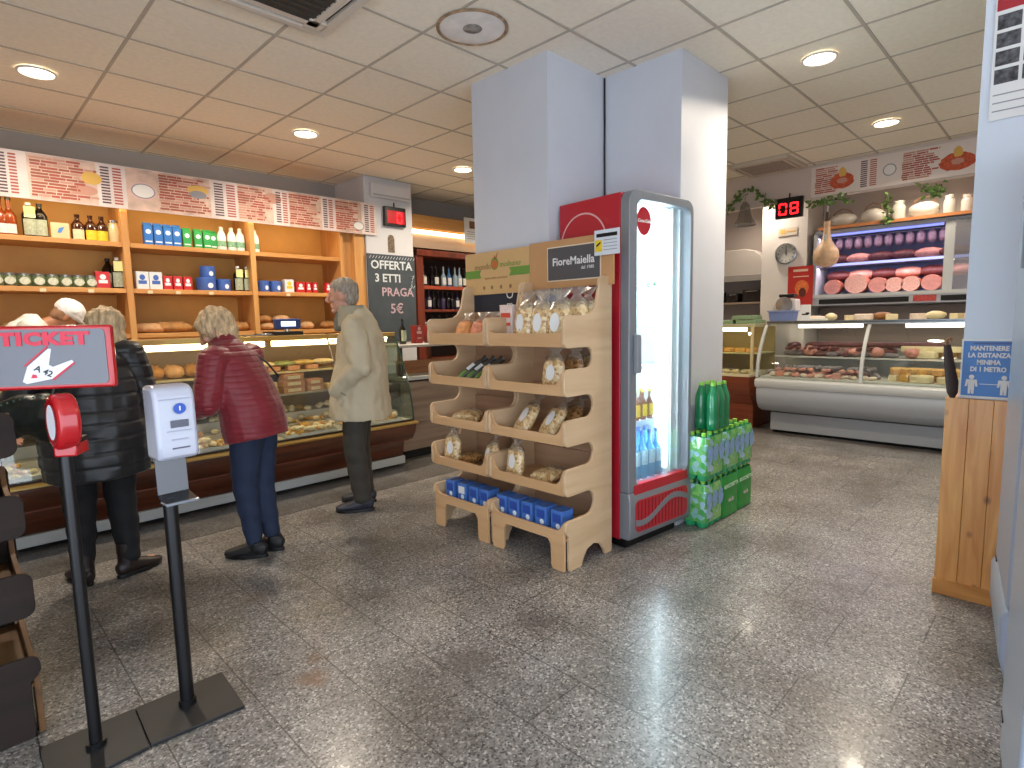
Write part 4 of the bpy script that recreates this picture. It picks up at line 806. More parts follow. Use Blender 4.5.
def fridge(label, loc, rz, W, H, D, WB, lit=True):
    t = thing('drinks_fridge', label, 'fridge', loc, rz); zb = .36; dt = .07
    s = MB(); th = .03; s.box(0, th, dt, D, .05, H).box(WB-th, WB, dt, D, .05, H).box(th, WB-th, dt, D, H-th, H).box(th, WB-th, D-th, D, .05, H-th).box(th, WB-th, dt, D-th, .05, zb); s.build('cabinet', COKE, t, bevel=.004)
    l = MB(); l.box(th, th+.012, dt+.01, D-th, zb, H-th).box(WB-th-.012, WB-th, dt+.01, D-th, zb, H-th).box(th, WB-th, D-th-.012, D-th, zb, H-th).box(th, WB-th, dt+.01, D-th, zb, zb+.012).box(th, WB-th, dt+.01, D-th, H-th-.012, H-th); l.build('liner', LINER, t)
    d = frame_mesh(rrect(0, W, zb-.005, H+.01, .07, top_only=True), rrect(.072, W-.03, zb+.03, H-.04, .055), 0, dt-.005); door = d.build('door', SIL, t, bevel=.004)
    MB().box(.065, W-.025, .03, .036, zb+.025, H-.04).build('pane', glass('fridge_pane', (.97, 1, 1), .03), door)
    MB().prism([(.04, 1.08), (.078, 1.08), (.083, 1.10), (.083, 1.29), (.078, 1.31), (.04, 1.31)], 'y', -.03, 0).build('handle', mat('handle_grey', '#85898f', .4), door, bevel=.006)
    MB().box(.05, W-.04, -.004, .03, zb-.03, zb+.035).build('red_strip', COKE, door)
    # rounded lower front with grille
    MB().prism([(-.0, .06), (-.012, .10), (-.012, .30), (0, .352), (dt, .352), (dt, .06)], 'x', 0, W).build('kick_panel', SIL, t, bevel=.006)
    gq = MB(); o1 = rrect(.05, W-.05, .10, .30, .04); gq.prism(o1, 'y', -.016, -.012); gq.build('grille', COKE, t)
    gl = MB(); [gl.box(.07+.035*i, .076+.035*i, -.0175, -.016, .11, .29) for i in range(int((W-.13)/.035))]; gl.build('grille_slots', mat('dark_red_slot', '#6d1019', .5), t)
    wv = [(.05+(W-.10)*i/14, .195+.045*sin(2*pi*(i/14)*.9-2.4)+.03*(i/14)) for i in range(15)]; MB().prism([(u, v-.018) for u, v in wv]+[(u, v+.018) for u, v in reversed(wv)], 'y', -.020, -.016).build('wave_emblem', SIL, t)
    MB().box(.02, WB-.02, .04, D-.02, 0, .06).build('base', BLACK, t)
    for zs in (.76, 1.10, 1.36, 1.62): MB().box(th+.012, WB-th-.012, dt+.04, D-th-.02, zs-.008, zs).build('wire_shelf', mat('shelf_wire', '#e4eef0', .4), t)
    if lit:
        MB().box(WB-.07, WB-.05, dt+.012, dt+.03, zb+.05, H-.08).build('lamp_tube', FLED, t, bevel=.004); MB().box(th+.02, th+.035, dt+.012, dt+.03, zb+.05, H-.08).build('lamp_tube', FLED, t, bevel=.004)
        for xx, yaw in ((WB-.08, pi/2), (th+.05, -pi/2)):
            q = bpy.data.lights.new('tube_light', 'AREA'); q.shape = 'RECTANGLE'; q.size = .05; q.size_y = H-zb-.2; q.energy = 26; q.color = (.78, .93, 1.0); o = bpy.data.objects.new('tube_light', q); COL.objects.link(o); o.parent = t; o.location = (xx, dt+.05, (H+zb)/2); o.rotation_euler = (pi/2, 0, yaw*1.0+ (0)); o.rotation_euler = Euler((pi/2, 0, yaw), 'XYZ')
        MB().box(WB-.032, W-.03, dt-.002, dt+.012, zb+.02, H-.03).build('inner_gasket', LINER, t); rd = MB(); disc(rd, lambda u, v, h: (u, .029-h, v), 0.168, H-.155, .068, .082, 0, .001, 30); rd.build('round_logo', COKE, door, smooth=False)
        text('logo_lettering', 'Coca-Cola', .028, mat('logo_white', '#f0f0f0', .5), (.168, .0265, H-.155), RY, door, .0004, .0008, shear=.3)
        text('door_sticker', 'O', .03, mat('sticker_blue', '#2e6fa8', .5), (.215, .0265, 1.60), RY, door, .0004, .003); text('door_sticker', 'O', .03, mat('sticker_green', '#2f9a5c', .5), (.275, .0265, 1.61), RY, door, .0004, .003)
        # ring emblem on the side
        e = MB(); n = 48; R0, R1 = .185, .195; cy, cz = .36, 1.86; vs = [(-.0015, cy+R*cos(2*pi*i/n), cz+R*sin(2*pi*i/n)) for R in (R0, R1) for i in range(n)]
        e.add(vs, [(i, (i+1) % n, n+(i+1) % n, n+i) for i in range(n)]); e.build('side_ring_emblem', mat('ring_pink', '#d9a9a6', .5), t, smooth=False, weld=False)
    return t
FR = fridge('tall red drinks fridge with lit glass door beside the wooden rack', (2.84, 1.855, 0), radians(-5.5), .645, 2.13, .565, .55)
def cooler(label, loc, rz, W, H, D, zd=.33):
    t = thing('upright_cooler', label, 'fridge', loc, rz); PG_ = mat('cooler_pale_grey', '#98a3b3', .35, coat=.2)
    MB().box(0, W, .06, D, .10, H).build('cabinet', COKE, t, bevel=.004); MB().box(.03, W-.03, .07, D-.02, 0, .10).build('base', BLACK, t)
    d = MB().prism(rrect(0, W, zd, H, .02), 'y', 0, .052).build('door', PG_, t, bevel=.008); MB().box(.0, W, .052, .06, .10, H).box(.0, W, .012, .052, zd-.014, zd).build('gasket', BLACK, t)
    MB().prism([(.06, .02), (.012, .05), (-.010, .14), (-.014, .29), (.0, .322), (.06, .322)] if zd > .3 else [(.06, .0), (.004, .0), (.004, zd-.015), (.06, zd-.015)], 'x', 0, W).build('kick_panel', PG_, t, bevel=.008)
    MB().tube([(W-.06, -.018, 1.55), (W-.06, -.02, 1.7), (W-.06, -.018, 1.85)], .01, 8).build('handle', SIL, d)
    MB().box(.04, .10, -.004, .0, zd-.008, zd).build('hinge', BLACK, t); return t
cooler('pale grey upright cooler next to the pine panelling, farther of two', (3.25, .198, 0), radians(187.1), .62, 2.1, .6)
cooler('pale grey upright cooler closest to the camera, nearer of two', (2.30, .098, 0), radians(187.1), .5, 2.1, .5, .15)
# bottles in the fridge (front row first); FRM maps fridge coordinates to the room
FRM = Matrix.Translation((2.84, 1.855, 0)) @ Matrix.Rotation(radians(-5.5), 4, 'Z')
def FP(x, y, z): return tuple(FRM @ Vector((x, y, z)))
TEA = mat('tea_brown', '#6b2f18', .2); WBL = mat('water_blue', '#4aa3cf', .15); WGR = mat('soda_green', '#2f9e5a', .15); LLB = mat('label_lightblue', '#bfe0ee', .5, var=.2, vscale=60)
b0 = None
for i in range(8):
    p = FP(.15+.07*(i % 4), .12+.07*(i//4), .761)
    lb = 'brown tea bottle in the drinks fridge, %s, %s row' % (ordl(i % 4, 4), ('front', 'back')[i//4])
    if b0 is None: b0 = bottle('tea_bottle', lb, 'bottle', .027, .19, TEA, mat('yellow_cap', '#c8c832', .4), LYE, 'tea bottles in the fridge', lz=(.12, .52), loc=p)
    else: dup(b0, p, label=lb)
w0 = None
for i in range(10):
    p = FP(.14+.078*(i % 5), .13+.09*(i//5), .373); lb = 'blue water bottle on the lowest fridge shelf, %s, %s row' % (ordl(i % 5, 5), ('front', 'back')[i//5])
    if w0 is None: w0 = bottle('water_bottle', lb, 'bottle', .037, .31, WBL, mat('blue_cap', '#2c58a8', .4), LLB, 'water bottles in the fridge', lz=(.3, .6), loc=p)
    else: dup(w0, p, label=lb)
g0 = bottle('soda_bottle', 'green soda bottle alone on a fridge shelf beside the door handle', 'bottle', .034, .21, WGR, CAPW, None, None, loc=FP(.15, .12, 1.101))
g1 = bottle('soda_can', 'small green topped bottle behind the green soda bottle in the fridge', 'bottle', .03, .17, WGR, CAPW, LLB, None, loc=FP(.19, .22, 1.101))

# ------------------------------------------------------------------ packs of bottled water on the floor
PG = mat('green_pet', '#2a9a62', .12, coat=.5); PG2 = mat('dark_green_pet', '#137a4a', .12, coat=.5); WRAP = mat('wrap_green', '#69b45c', .3, var=.45, vscale=18); WRAPD = mat('wrap_dark_green', '#1f8a34', .35, var=.15, vscale=14); WRB = mat('wrap_blue', '#7fa3cc', .35, var=.25, vscale=18); WCAP = mat('green_cap', '#8ccf4a', .4)
WRAP = pasta_mat('printed_water_wrap', '#79b85c', '#3f9a4c', '#9fc0d8'); WRAP.node_tree.nodes['Voronoi Texture'].inputs['Scale'].default_value = 30
def pack6(label, x, y, z, m, mw, s=1.0, wrap=True, dark=False):
    t = thing('water_pack', label, 'bottle pack', (x, y, z), 0, 'six packs of water stacked by the pillar')
    r = .0405
    for i in range(3):
        for j in range(2):
            b = MB().lathe([(0, 0), (r*.85, 0), (r, .012), (r, .06), (r*.95, .07), (r, .08), (r, .205), (r*.9, .235), (r*.45, .285), (r*.34, .30), (0, .30)], 14, (-.083+.083*i, -.0415+.083*j, 0)).build('bottle', m, t)
            MB().lathe([(0, .298), (r*.4, .298), (r*.4, .318), (0, .318)], 10, (-.083+.083*i, -.0415+.083*j, 0)).build('cap', WCAP, b)
    if wrap:
        h0, h1 = (.01, .30) if dark else (.04, .295)
        def wob(k): return .0015*sin(k*2.1)
        n = 36; rings = []
        for z_ in [h0+(h1-h0)*q/5 for q in range(6)]:
            rg = []
            for k in range(n):
                a = 2*pi*k/n; u = math.copysign(abs(cos(a))**.22, cos(a))*.1252; v = math.copysign(abs(sin(a))**.22, sin(a))*.0875
                sc_ = 1+.018*cos(3*pi*u/.13)*(1 if abs(v) > .06 else 0); tp_ = .90 if z_ > h1-.01 else 1; rg.append((u*tp_, v*sc_*tp_, z_))
            rings.append(rg)
        MB().ring_loft(rings, cap=False).build('printed_wrap', mw, t)
        if dark:
            text('wrap_lettering', 'ROCCHETTA', .038, mat('wrap_white', '#c8e6c8', .5), (0, -.0905, .225), RY, t, .0004, .0012); text('wrap_lettering', '6x1,5L', .03, mat('wrap_pink', '#d9c0c8', .5), (-.0, -.0905, .12), RY, t, .0004, .001)
        else: 
            f = MB(); [disc(f, lambda u, v, h: (u, -.0890-h, v), -.083+.083*i, .185, .038, .062, 0, .001, 18, .15, i) for i in range(3)]; f.build('blue_labels', WRB, t, smooth=False)
    return t
YP = 1.757
pack6('green water pack at the bottom left of the floor stack', 3.60, YP, 0, PG, WRAP); pack6('water pack in dark green printed film, bottom middle of the floor stack', 3.852, YP, 0, PG, WRAPD, dark=True); pack6('water pack in dark green printed film, bottom right of the floor stack', 4.104, YP, 0, PG, WRAPD, dark=True)
pack6('green water pack with blue labels in the second layer, left', 3.60, YP, .32, PG, WRAP); pack6('green water pack with blue labels in the second layer, middle', 3.852, YP, .32, PG, WRAP); pack6('green water pack with blue labels in the second layer, right', 4.104, YP, .32, PG, WRAP)
pack6('unwrapped looking pack of dark green bottles on top of the stack', 3.72, YP, .645, PG2, WRAP, wrap=False)

# ------------------------------------------------------------------ queue ticket stand
def plate(pts, name, label, cat):
    c = [at_z(*p) for p in pts]; cx = sum(v.x for v in c)/4; cy = sum(v.y for v in c)/4; return [(v.x-cx, v.y-cy) for v in c], (cx, cy)
PLM = mat('plate_black', '#1b1b1d', .45, var=.2, vscale=12)
base1 = at_z(97, 748); base2 = at_z(188, 706)
ts = thing('ticket_stand', 'red framed TICKET sign on a thin black post with red number dispenser', 'queue ticket stand', (base1.x, base1.y, 0))
q, c = plate([(39, 751), (135, 711), (150, 749), (50, 800)], '', '', ''); q = [(u+c[0]-base1.x, v+c[1]-base1.y) for u, v in q]
MB().prism(q, 'z', 0, .012).build('base_plate', PLM, ts, bevel=.002)
MB().cyl((0, 0, .012), (0, 0, 1.02), .0185, n=20).build('post', BLACK, ts); MB().cyl((0, 0, .012), (0, 0, .03), .03, n=20).build('collar', BLACK, ts)
SR = radians(-32)
sgn = Matrix.Rotation(SR, 4, 'Z'); REDP = mat('glossy_red', '#b0121b', .22, coat=.5); FACE = mat('sign_grey', '#6e6f76', .4)
MB().box(-.215, .165, -.014, .012, 1.218, 1.414).xf(sgn).build('sign_board', REDP, ts, bevel=.008, seg=3)
MB().prism(rrect(-.205, .148, 1.231, 1.402, .014), 'y', -.0165, -.013).xf(sgn).build('sign_face', FACE, ts)
def tsp(x, y, z): return tuple(sgn @ Vector((x, y, z)))
text('sign_lettering', 'TICKET', .052, mat('ticket_letters', '#c8203c', .4), tsp(-.015, -.0185, 1.372), (pi/2, 0, SR), ts, .0012, .0032, sx=1.28, space=1.1)
WTK = mat('ticket_white', '#dcdbe0', .5)
tk = [(-.128, 1.262), (-.118, 1.255), (-.05, 1.268), (.012, 1.318), (.008, 1.325), (-.045, 1.305), (-.055, 1.312), (-.045, 1.36), (-.052, 1.362), (-.112, 1.308)]
MB().prism([(u+.045, v-.018) for u, v in tk], 'y', -.0185, -.0165).xf(sgn).build('ticket_picture', WTK, ts)
tl = MB().prism([(-.118, 1.308), (-.053, 1.366), (-.056, 1.369), (-.121, 1.311)], 'y', -.019, -.0165).prism([(-.045, 1.264), (.016, 1.315), (.013, 1.318), (-.049, 1.268)], 'y', -.019, -.0165).prism([(-.105, 1.272), (-.088, 1.272), (-.09, 1.282), (-.1, 1.284)], 'y', -.0195, -.0165); tl.xf(Matrix.Translation((.045, 0, -.018))).xf(sgn).build('ticket_red_lines', mat('ticket_letters', '#c8203c', .4), ts)
a_ = Matrix.Rotation(SR, 4, 'Z') @ Matrix.Rotation(pi/2, 4, 'X') @ Matrix.Rotation(radians(-28), 4, 'Z')
text('ticket_number', 'A 42', .026, BLACK, tsp(-.025, -.0195, 1.274), a_.to_euler(), ts, .0003, .0006)
# snail shaped dispenser
dr = radians(28)
Dm = Matrix.Translation(tuple(sgn @ Vector((.018, -.03, 1.118)))) @ Matrix.Rotation(SR-radians(50), 4, 'Z')
dn = MB(); n = 32; prof = [(cos(a)*(.098 if True else 0), sin(a)*.088) for a in [2*pi*i/n for i in range(n)]]
dn.prism([(u*.75, v) for u, v in prof], 'y', -.030, .030); dn.xf(Dm).build('dispenser_drum', REDP, ts, bevel=.014, seg=3)
f = MB(); disc(f, lambda u, v, h: (u, -.0302-h, v), 0, .0, .04, .055, 0, .001); f.xf(Dm).build('drum_sticker', WTK, ts, smooth=False)
MB().box(-.032, .032, -.05, .03, 1.018, 1.06).xf(Matrix.Translation((.02, -.01, -.01)) @ sgn).build('ticket_slot', REDP, ts, bevel=.006); MB().box(-.036, .036, -.03, .02, 1.058, 1.075).xf(Matrix.Translation((.02, -.01, -.01)) @ sgn).build('slot_frame', BLACK, ts, bevel=.003)
# ------------------------------------------------------------------ hand sanitiser dispenser stand
ds = thing('sanitiser_stand', 'white hand sanitiser dispenser on a black post beside the ticket stand', 'sanitiser dispenser', (base2.x, base2.y, 0))
q, c = plate([(135.5, 711), (222, 674), (245, 708), (151, 748)], '', '', ''); q = [(u+c[0]-base2.x, v+c[1]-base2.y) for u, v in q]
MB().prism(q, 'z', 0, .012).build('base_plate', PLM, ds, bevel=.002); MB().cyl((0, 0, .012), (0, 0, .80), .0235, n=22).build('post', BLACK, ds); MB().cyl((0, 0, .012), (0, 0, .035), .03, n=20).build('collar', BLACK, ds)
S2 = Matrix.Translation((.022, 0, -.003)) @ Matrix.Rotation(radians(4), 4, 'Z'); DW = mat('dispenser_white', '#b2b6c4', .25, coat=.4)
pb = [(-.055, .945), (-.068, .96), (-.07, 1.0), (-.062, 1.165), (-.05, 1.195), (-.02, 1.205), (.05, 1.205), (.05, .945)]
MB().prism([(u, z) for u, z in pb], 'x', -.066, .066).xf(S2).build('dispenser_cover', DW, ds, bevel=.014, seg=4)
f = MB(); disc(f, lambda u, v, h: (u, -.0715-h, v), .01, 1.125, .020, .019, 0, .0005, 28); f.box(-.022, .035, -.0725, -.069, 1.06, 1.085, 1); f.box(-.035, .042, -.0728, -.069, 1.047, 1.0485, 2); f.box(-.022, .03, -.0722, -.069, 1.016, 1.02, 2); f.box(-.022, .034, -.0722, -.069, .985, .990, 1); f.box(-.05, .05, -.0665, -.06, 1.158, 1.160, 2); f.xf(S2).build('front_prints', [mat('round_blue', '#1f4fae', .4), mat('window_grey', '#4f5160', .3), mat('line_grey', '#9a9cb0', .4)], ds, smooth=False, weld=False)
text('blue_dot_number', '1', .02, mat('number_white', '#e8eaf0', .4), tuple(S2 @ Vector((.01, -.0735, 1.125))), (pi/2, 0, radians(4)), ds, .0004, .001)
MB().prism([(-.062, .795), (-.058, .79), (.03, .80), (.035, .95), (.03, .95), (.024, .81)], 'x', -.052, .052).xf(S2).build('drip_tray', mat('tray_smoke', '#2c3036', .15, coat=.6), ds, bevel=.003)
MB().box(-.054, .054, -.066, .0, .786, .796).xf(S2).build('tray_lip', mat('tray_clear', '#747a82', .15, coat=.6), ds, bevel=.003)

# ------------------------------------------------------------------ signs on the right pillar
sd = thing('distance_sign', 'blue sign reading MANTENERE LA DISTANZA MINIMA DI 1 METRO above pine panelling', 'sign', (3.455, .285, 1.135), -pi/2)
MB().box(-.105, .12, -.003, .003, -.14, .14).build('sheet', PAPER, sd); SB = mat('sign_blue', '#2f6fb4', .4); MB().box(-.098, .115, -.0045, -.003, -.13, .13).build('blue_field', SB, sd)
MB().box(-.06, .11, -.0055, -.004, .115, .124).build('dark_band', mat('navy_band', '#1d3f7c', .4), sd)
for i, s_ in enumerate(('MANTENERE', 'LA DISTANZA', 'MINIMA', 'DI 1 METRO')): text('sign_lettering', s_, .030, WT, (-.002, -.006, 0.096-.033*i), RY, sd, .0004, .0012, sx=.82)
f = MB()
for cx in (-.06, .058):
    disc(f, lambda u, v, h: (u, -.0045-h, v), cx, -.040, .010, .011, 0, .001)
    f.prism([(cx-.02, -.052), (cx+.02, -.052), (cx+.024, -.085), (cx+.016, -.085), (cx+.012, -.065), (cx+.011, -.12), (cx+.002, -.12), (cx, -.09), (cx-.002, -.12), (cx-.011, -.12), (cx-.012, -.065), (cx-.016, -.085), (cx-.024, -.085)], 'y', -.006, -.0045)
f.box(-.03, .045, -.006, -.0045, -.0735, -.0705); f.build('pictogram', WT, sd, smooth=False)
po = thing('photo_poster', 'poster with red header and black and white photos high on the right pillar', 'poster', (3.455, .22, 2.53), -pi/2)
MB().box(-.13, .16, -.003, .003, -.27, .25).build('sheet', PAPER, po); f = MB(); f.box(-.125, .155, -.0045, -.003, .195, .245, 0)
rr = random.Random(3)
for i in range(4):
    for j in range(3): x0 = -.12+.095*j; z0 = .115-.077*i; f.box(x0, x0+.082, -.0045, -.003, z0, z0+.062, 1)
for i in range(3): f.box(-.12, .15, -.0045, -.003, -.165-.035*i, -.16-.035*i, 2)
bwm = mat('bw_photo', '#4a4a4e', .5, var=.9, vscale=45); f.build('poster_print', [mat('poster_red', '#a3202c', .5), bwm, INK[5]], po, smooth=False)


# ------------------------------------------------------------------ deli counter
DY0, DY1 = -.5, 2.68
GW = mat('grey_white_enamel', '#b9bcbb', .3, coat=.3); GG = mat('counter_grey', '#a6abb1', .35, .1); KG = mat('kick_grey', '#9da1a5', .4)
dc = thing('deli_counter', 'curved grey deli counter with lit glass case of meats and cheeses', 'display counter', (0, 0, 0))
MB().prism([(6.80, .675), (6.76, .66), (6.75, .62), (6.77, .57), (7.9, .57), (7.9, .675)], 'y', DY0, DY1).build('top_ledge', GW, dc, bevel=.004)
MB().prism([(6.775, .568), (6.765, .50), (6.79, .40), (6.85, .32), (6.97, .272), (7.9, .272), (7.9, .568)], 'y', DY0, DY1-.02).build('front_bulge', GG, dc, angle=60)
MB().box(7.03, 7.85, DY0, DY1-.1, .04, .25).build('kick_panel', KG, dc); MB().box(7.10, 7.85, DY0, DY1-.1, 0, .28).build('plinth', DARKG, dc)
MB().box(6.85, 7.8, DY0, DY1-.03, .68, .70).build('case_deck', mat('deli_deck', '#c9c6bd', .3), dc)
MB().box(7.30, 7.78, DY0, DY1-.03, .90, .915).build('rear_step', mat('deli_step', '#b7b4ae', .3), dc)
MB().box(7.08, 7.62, DY0, DY1, 1.315, 1.335).build('top_shelf', glass('top_shelf_glass', (.8, .86, .86), .12, .05, .35, '#b7c0c0'), dc); MB().box(7.08, 7.11, DY0, DY1, 1.30, 1.34).build('shelf_rail', CHROME, dc)
bp_ = [(6.83+.27*(k/8)**2.2, .68+.62*k/8) for k in range(9)]
for a, b_ in ((1.60, DY1), (.4, 1.60), (DY0, .4)):
    MB().prism(bp_+[(x+.005, z) for x, z in reversed(bp_)], 'y', a+.004, b_-.004).build('front_glass', GLASS, dc, angle=60)
for y in (DY1, 1.60, .4): MB().prism([(x-.004, z) for x, z in bp_]+[(x+.03, z) for x, z in reversed(bp_)], 'y', y-.016, y+.016).build('glass_pillar', GW, dc, angle=60)
MB().box(7.75, 7.78, DY0, DY1, .68, 1.0).build('rear_rail', GW, dc)
for a, b_ in ((1.68, 2.33), (.0, 1.28)): case_lamp(dc, 7.13, 7.18, a, b_, 1.285, (1, .93, .82), along='y', W=12*(b_-a)); MB().box(7.11, 7.20, a, b_, 1.298, 1.312).build('lamp_housing', CHROME, dc)
# --- food: meats left, cheeses right
MEAT = mat('dark_salami', '#5e2b2a', .5, var=.4, vscale=40); HAMP = mat('pink_ham', '#c98878', .45, var=.2, vscale=30); FAT = mat('pale_fat', '#d8c4b0', .5, var=.12, vscale=30); CHEE = mat('yellow_cheese', '#c99a50', .5, var=.2, vscale=12); CHEP = mat('pale_cheese', '#d9c79a', .5, var=.12, vscale=12); RIND = mat('brown_rind', '#8a5a2c', .6, var=.3, vscale=12); GREYS = mat('grey_mould_salami', '#7b7274', .8, var=.35, vscale=35)
_fp = {}
def food(kind, m, label, x, y, z, rz, s=1.0, rx=0, g='deli case goods'):
    key = (kind, m.name)
    if key not in _fp:
        b = MB()
        if kind == 'wedge': b.prism([(0, 0)]+[(.13*cos(radians(a)), .13*sin(radians(a))) for a in range(-24, 25, 8)], 'z', 0, .07)
        elif kind == 'wheel': b.lathe([(0, 0), (.085, 0), (.095, .012), (.095, .06), (.085, .072), (0, .072)], 22)
        elif kind == 'salami': b.tube([(-.15, 0, .028), (-.14, 0, .028), (-.1, .004, .028), (0, -.003, .028), (.1, .004, .028), (.14, 0, .028), (.155, 0, .028)], [.006, .02, .028, .03, .028, .018, .005], 12)
        elif kind == 'ham': b.ell((0, 0, .055), (.13, .075, .055), 16, 10, 0, .05, seed=2)
        elif kind == 'block': b.box(-.07, .07, -.045, .045, 0, .065)
        elif kind == 'rolls':
            for i in range(5): b.ell((-.05+.025*i, .012*(i % 2), .02), (.016, .03, .018), 8, 6, 0, .1, seed=i)
        o = b.build({'wedge': 'cheese_wedge', 'wheel': 'round_cheese', 'salami': 'salami', 'ham': 'ham_joint', 'block': 'cheese_block', 'rolls': 'rolled_ham_slices'}[kind], m, bevel=.006 if kind in ('block', 'wedge') else 0)
        _fp[key] = o
    else: o = _fp[key].copy(); COL.objects.link(o)
    o.location = (x, y, z); o.rotation_euler = (rx, 0, rz); o.scale = (s, s, s); tag(o, label, 'salami' if kind == 'salami' else ('ham' if kind in ('ham', 'rolls') else 'cheese'), g+', '+kind+' '+m.name.replace('_', ' ')); return o
rr = random.Random(21)
def lay(rows, side):
    for (kinds, x, z, y0, y1, st, jz) in rows:
        y = y0
        while y < y1:
            kd, m_ = kinds[rr.randrange(len(kinds))]
            nm_ = {'wedge': 'wedge of cheese', 'wheel': 'cheese wheel', 'salami': 'salami', 'ham': 'ham joint', 'block': 'block of cheese', 'rolls': 'heap of ham slices'}[kd]
            food(kd, m_, '%s %s in the %s half of the deli case, %s' % (m_.name.replace('_', ' ').split(' ')[0], nm_, side, 'front' if x < 7.2 else ('raised step' if z > .8 else 'middle')), x+rr.uniform(-.03, .03), y, z, rr.uniform(-.5, .5)+(pi/2 if kd == 'salami' and rr.random() < .5 else 0), rr.uniform(.85, 1.2))
            if rr.random() < jz: food(kinds[0][0], kinds[0][1], '%s %s topping the pile in the %s half of the deli case' % (kinds[0][1].name.replace('_', ' ').split(' ')[0], {'wedge': 'wedge of cheese', 'wheel': 'cheese wheel', 'salami': 'salami', 'ham': 'ham joint', 'block': 'block of cheese', 'rolls': 'heap of ham slices'}[kinds[0][0]], side), x+rr.uniform(-.02, .04), y+.03, z+.068, rr.uniform(-.4, .4), .85)
            y += st
lay([((('rolls', HAMP), ('rolls', FAT), ('block', HAMP), ('rolls', FAT)), 6.98, .70, 1.52, 2.55, .085, .8), ((('salami', GREYS), ('salami', MEAT), ('rolls', HAMP)), 7.2, .70, 1.55, 2.55, .09, .9), ((('salami', MEAT), ('ham', HAMP), ('salami', GREYS)), 7.45, .915, 1.5, 2.55, .10, .9), ((('ham', MEAT), ('ham', HAMP)), 7.62, .915, 1.5, 2.55, .2, .6)], 'left')
lay([((('wedge', CHEE), ('block', CHEP), ('wheel', CHEP), ('wedge', CHEP)), 6.98, .70, .1, 1.36, .11, .6), ((('wheel', CHEE), ('wedge', CHEE), ('block', RIND)), 7.2, .70, .1, 1.36, .12, .9), ((('wheel', CHEP), ('wedge', CHEE), ('ham', HAMP)), 7.5, .915, .1, 1.36, .13, .9)], 'right')
for i in range(6): food('salami', MEAT, 'dark cured sausage on the top of the pile at the rear of the deli case', 7.55, 1.15+.2*i, 1.02, pi/2+.1*i, 1.15)
# goods along the top shelf
for i in range(15):
    y = 2.05-.165*i; kd, m_ = ((('ham', CHEP), ('block', CHEP), ('wheel', FAT), ('ham', RIND), ('wedge', CHEP), ('block', FAT)))[i % 6]
    food(kd, m_, '%s piece on top of the deli counter shelf, %s from the left end' % (m_.name.replace('_', ' '), ORD[i] if i < 12 else ('thirteenth', 'fourteenth', 'fifteenth')[i-12]), 7.35+.08*(i % 2), y, 1.336, .4*i, .8+.1*(i % 3), g='deli counter top')
tw = thing('white_tray', 'long white tray at the left part of the deli counter top', 'tray', (7.3, 2.22, 1.337)); MB().box(-.09, .09, -.16, .16, 0, .03).build('tray_body', TRAY, tw, bevel=.006); MB().ell((0, 0, .03), (.06, .14, .03), 14, 8, 0, .1, seed=4).build('contents', FAT, tw)
# slicer, blue box and card at the left end of the counter
sl = thing('meat_slicer', 'white slicing machine with black top at the left end of the deli counter', 'slicer', (7.55, 2.62, 1.337))
MB().prism([(-.15, 0), (.15, 0), (.15, .18), (.09, .30), (-.13, .27)], 'x', -.06, .10).build('housing', mat('slicer_white', '#cfcbc8', .3), sl, bevel=.015); MB().lathe([(0, 0), (.10, 0), (.10, .012), (0, .02)], 28).xf(Matrix.Translation((-.08, 0, .2)) @ Matrix.Rotation(-pi/2, 4, 'Y')).build('blade', CHROME, sl)
MB().box(-.05, .08, -.10, .08, .29, .335).build('black_top', BLACK, sl, bevel=.008); MB().cyl((-.1, -.02, .06), (-.1, .1, .06), .012).build('handle', BLACK, sl); MB().box(-.14, -.07, -.13, .13, .03, .05).build('carriage', SS, sl)
bb = thing('blue_crate', 'blue grey box on the deli counter below the slicer', 'box', (7.25, 2.55, 1.337)); MB().prism([(-.13, 0), (.13, 0), (.15, .12), (-.15, .12)], 'x', -.08, .08).build('box_body', mat('blue_grey_box', '#6f7fae', .4), bb, bevel=.006); MB().box(-.09, .09, -.16, .16, .115, .13).build('rim', mat('blue_grey_rim', '#8c98bd', .4), bb)
cd2 = thing('price_card', 'white price card standing beside the blue box on the deli counter', 'sign', (7.2, 2.28, 1.337), -pi/2); MB().box(-.055, .055, -.003, .003, 0, .19).build('card', PAPER, cd2); f = MB().box(-.04, .03, -.0045, -.003, .07, .085).box(.0, .04, -.0045, -.003, .08, .1); f.build('printed_mark', BLACK, cd2)
# --- second counter behind the pillar, warm lit
c2 = thing('pastry_counter', 'warm lit glass counter with reddish wooden end right of the pillar', 'display counter', (0, 0, 0))
MB().prism([(7.12, .0), (7.12, .3), (7.0, .45), (6.98, .66), (7.8, .66), (7.8, 0)], 'y', 2.83, 3.9).build('wooden_body', woodmat('reddish_counter', '#6e3018', '#8f4526', .8, 'y', .35), c2, bevel=.004)
MB().box(6.98, 7.8, 2.83, 3.9, .66, .69).build('deck', mat('c2_deck', '#d0c6a4', .3), c2); MB().box(7.2, 7.8, 2.83, 3.9, .93, .94).build('glass_shelf', mat('c2_shelf', '#c6c79a', .3), c2); MB().box(7.1, 7.8, 2.83, 3.9, 1.27, 1.31).build('top_board', mat('c2_top', '#b8b48e', .35), c2, bevel=.004)
MB().box(7.78, 7.8, 2.83, 3.9, .69, 1.27).build('back_panel', mat('c2_back', '#9a8a5c', .5), c2); MB().prism([(7.0, .69), (7.12, 1.27), (7.125, 1.27), (7.005, .69)], 'y', 2.85, 3.9).build('front_glass', GLASS, c2); MB().box(7.05, 7.09, 2.83, 2.855, .69, 1.27).build('glass_pillar', CHEP, c2)
case_lamp(c2, 7.14, 7.18, 2.95, 3.8, 1.245, (1, .85, .6), along='y', W=14)
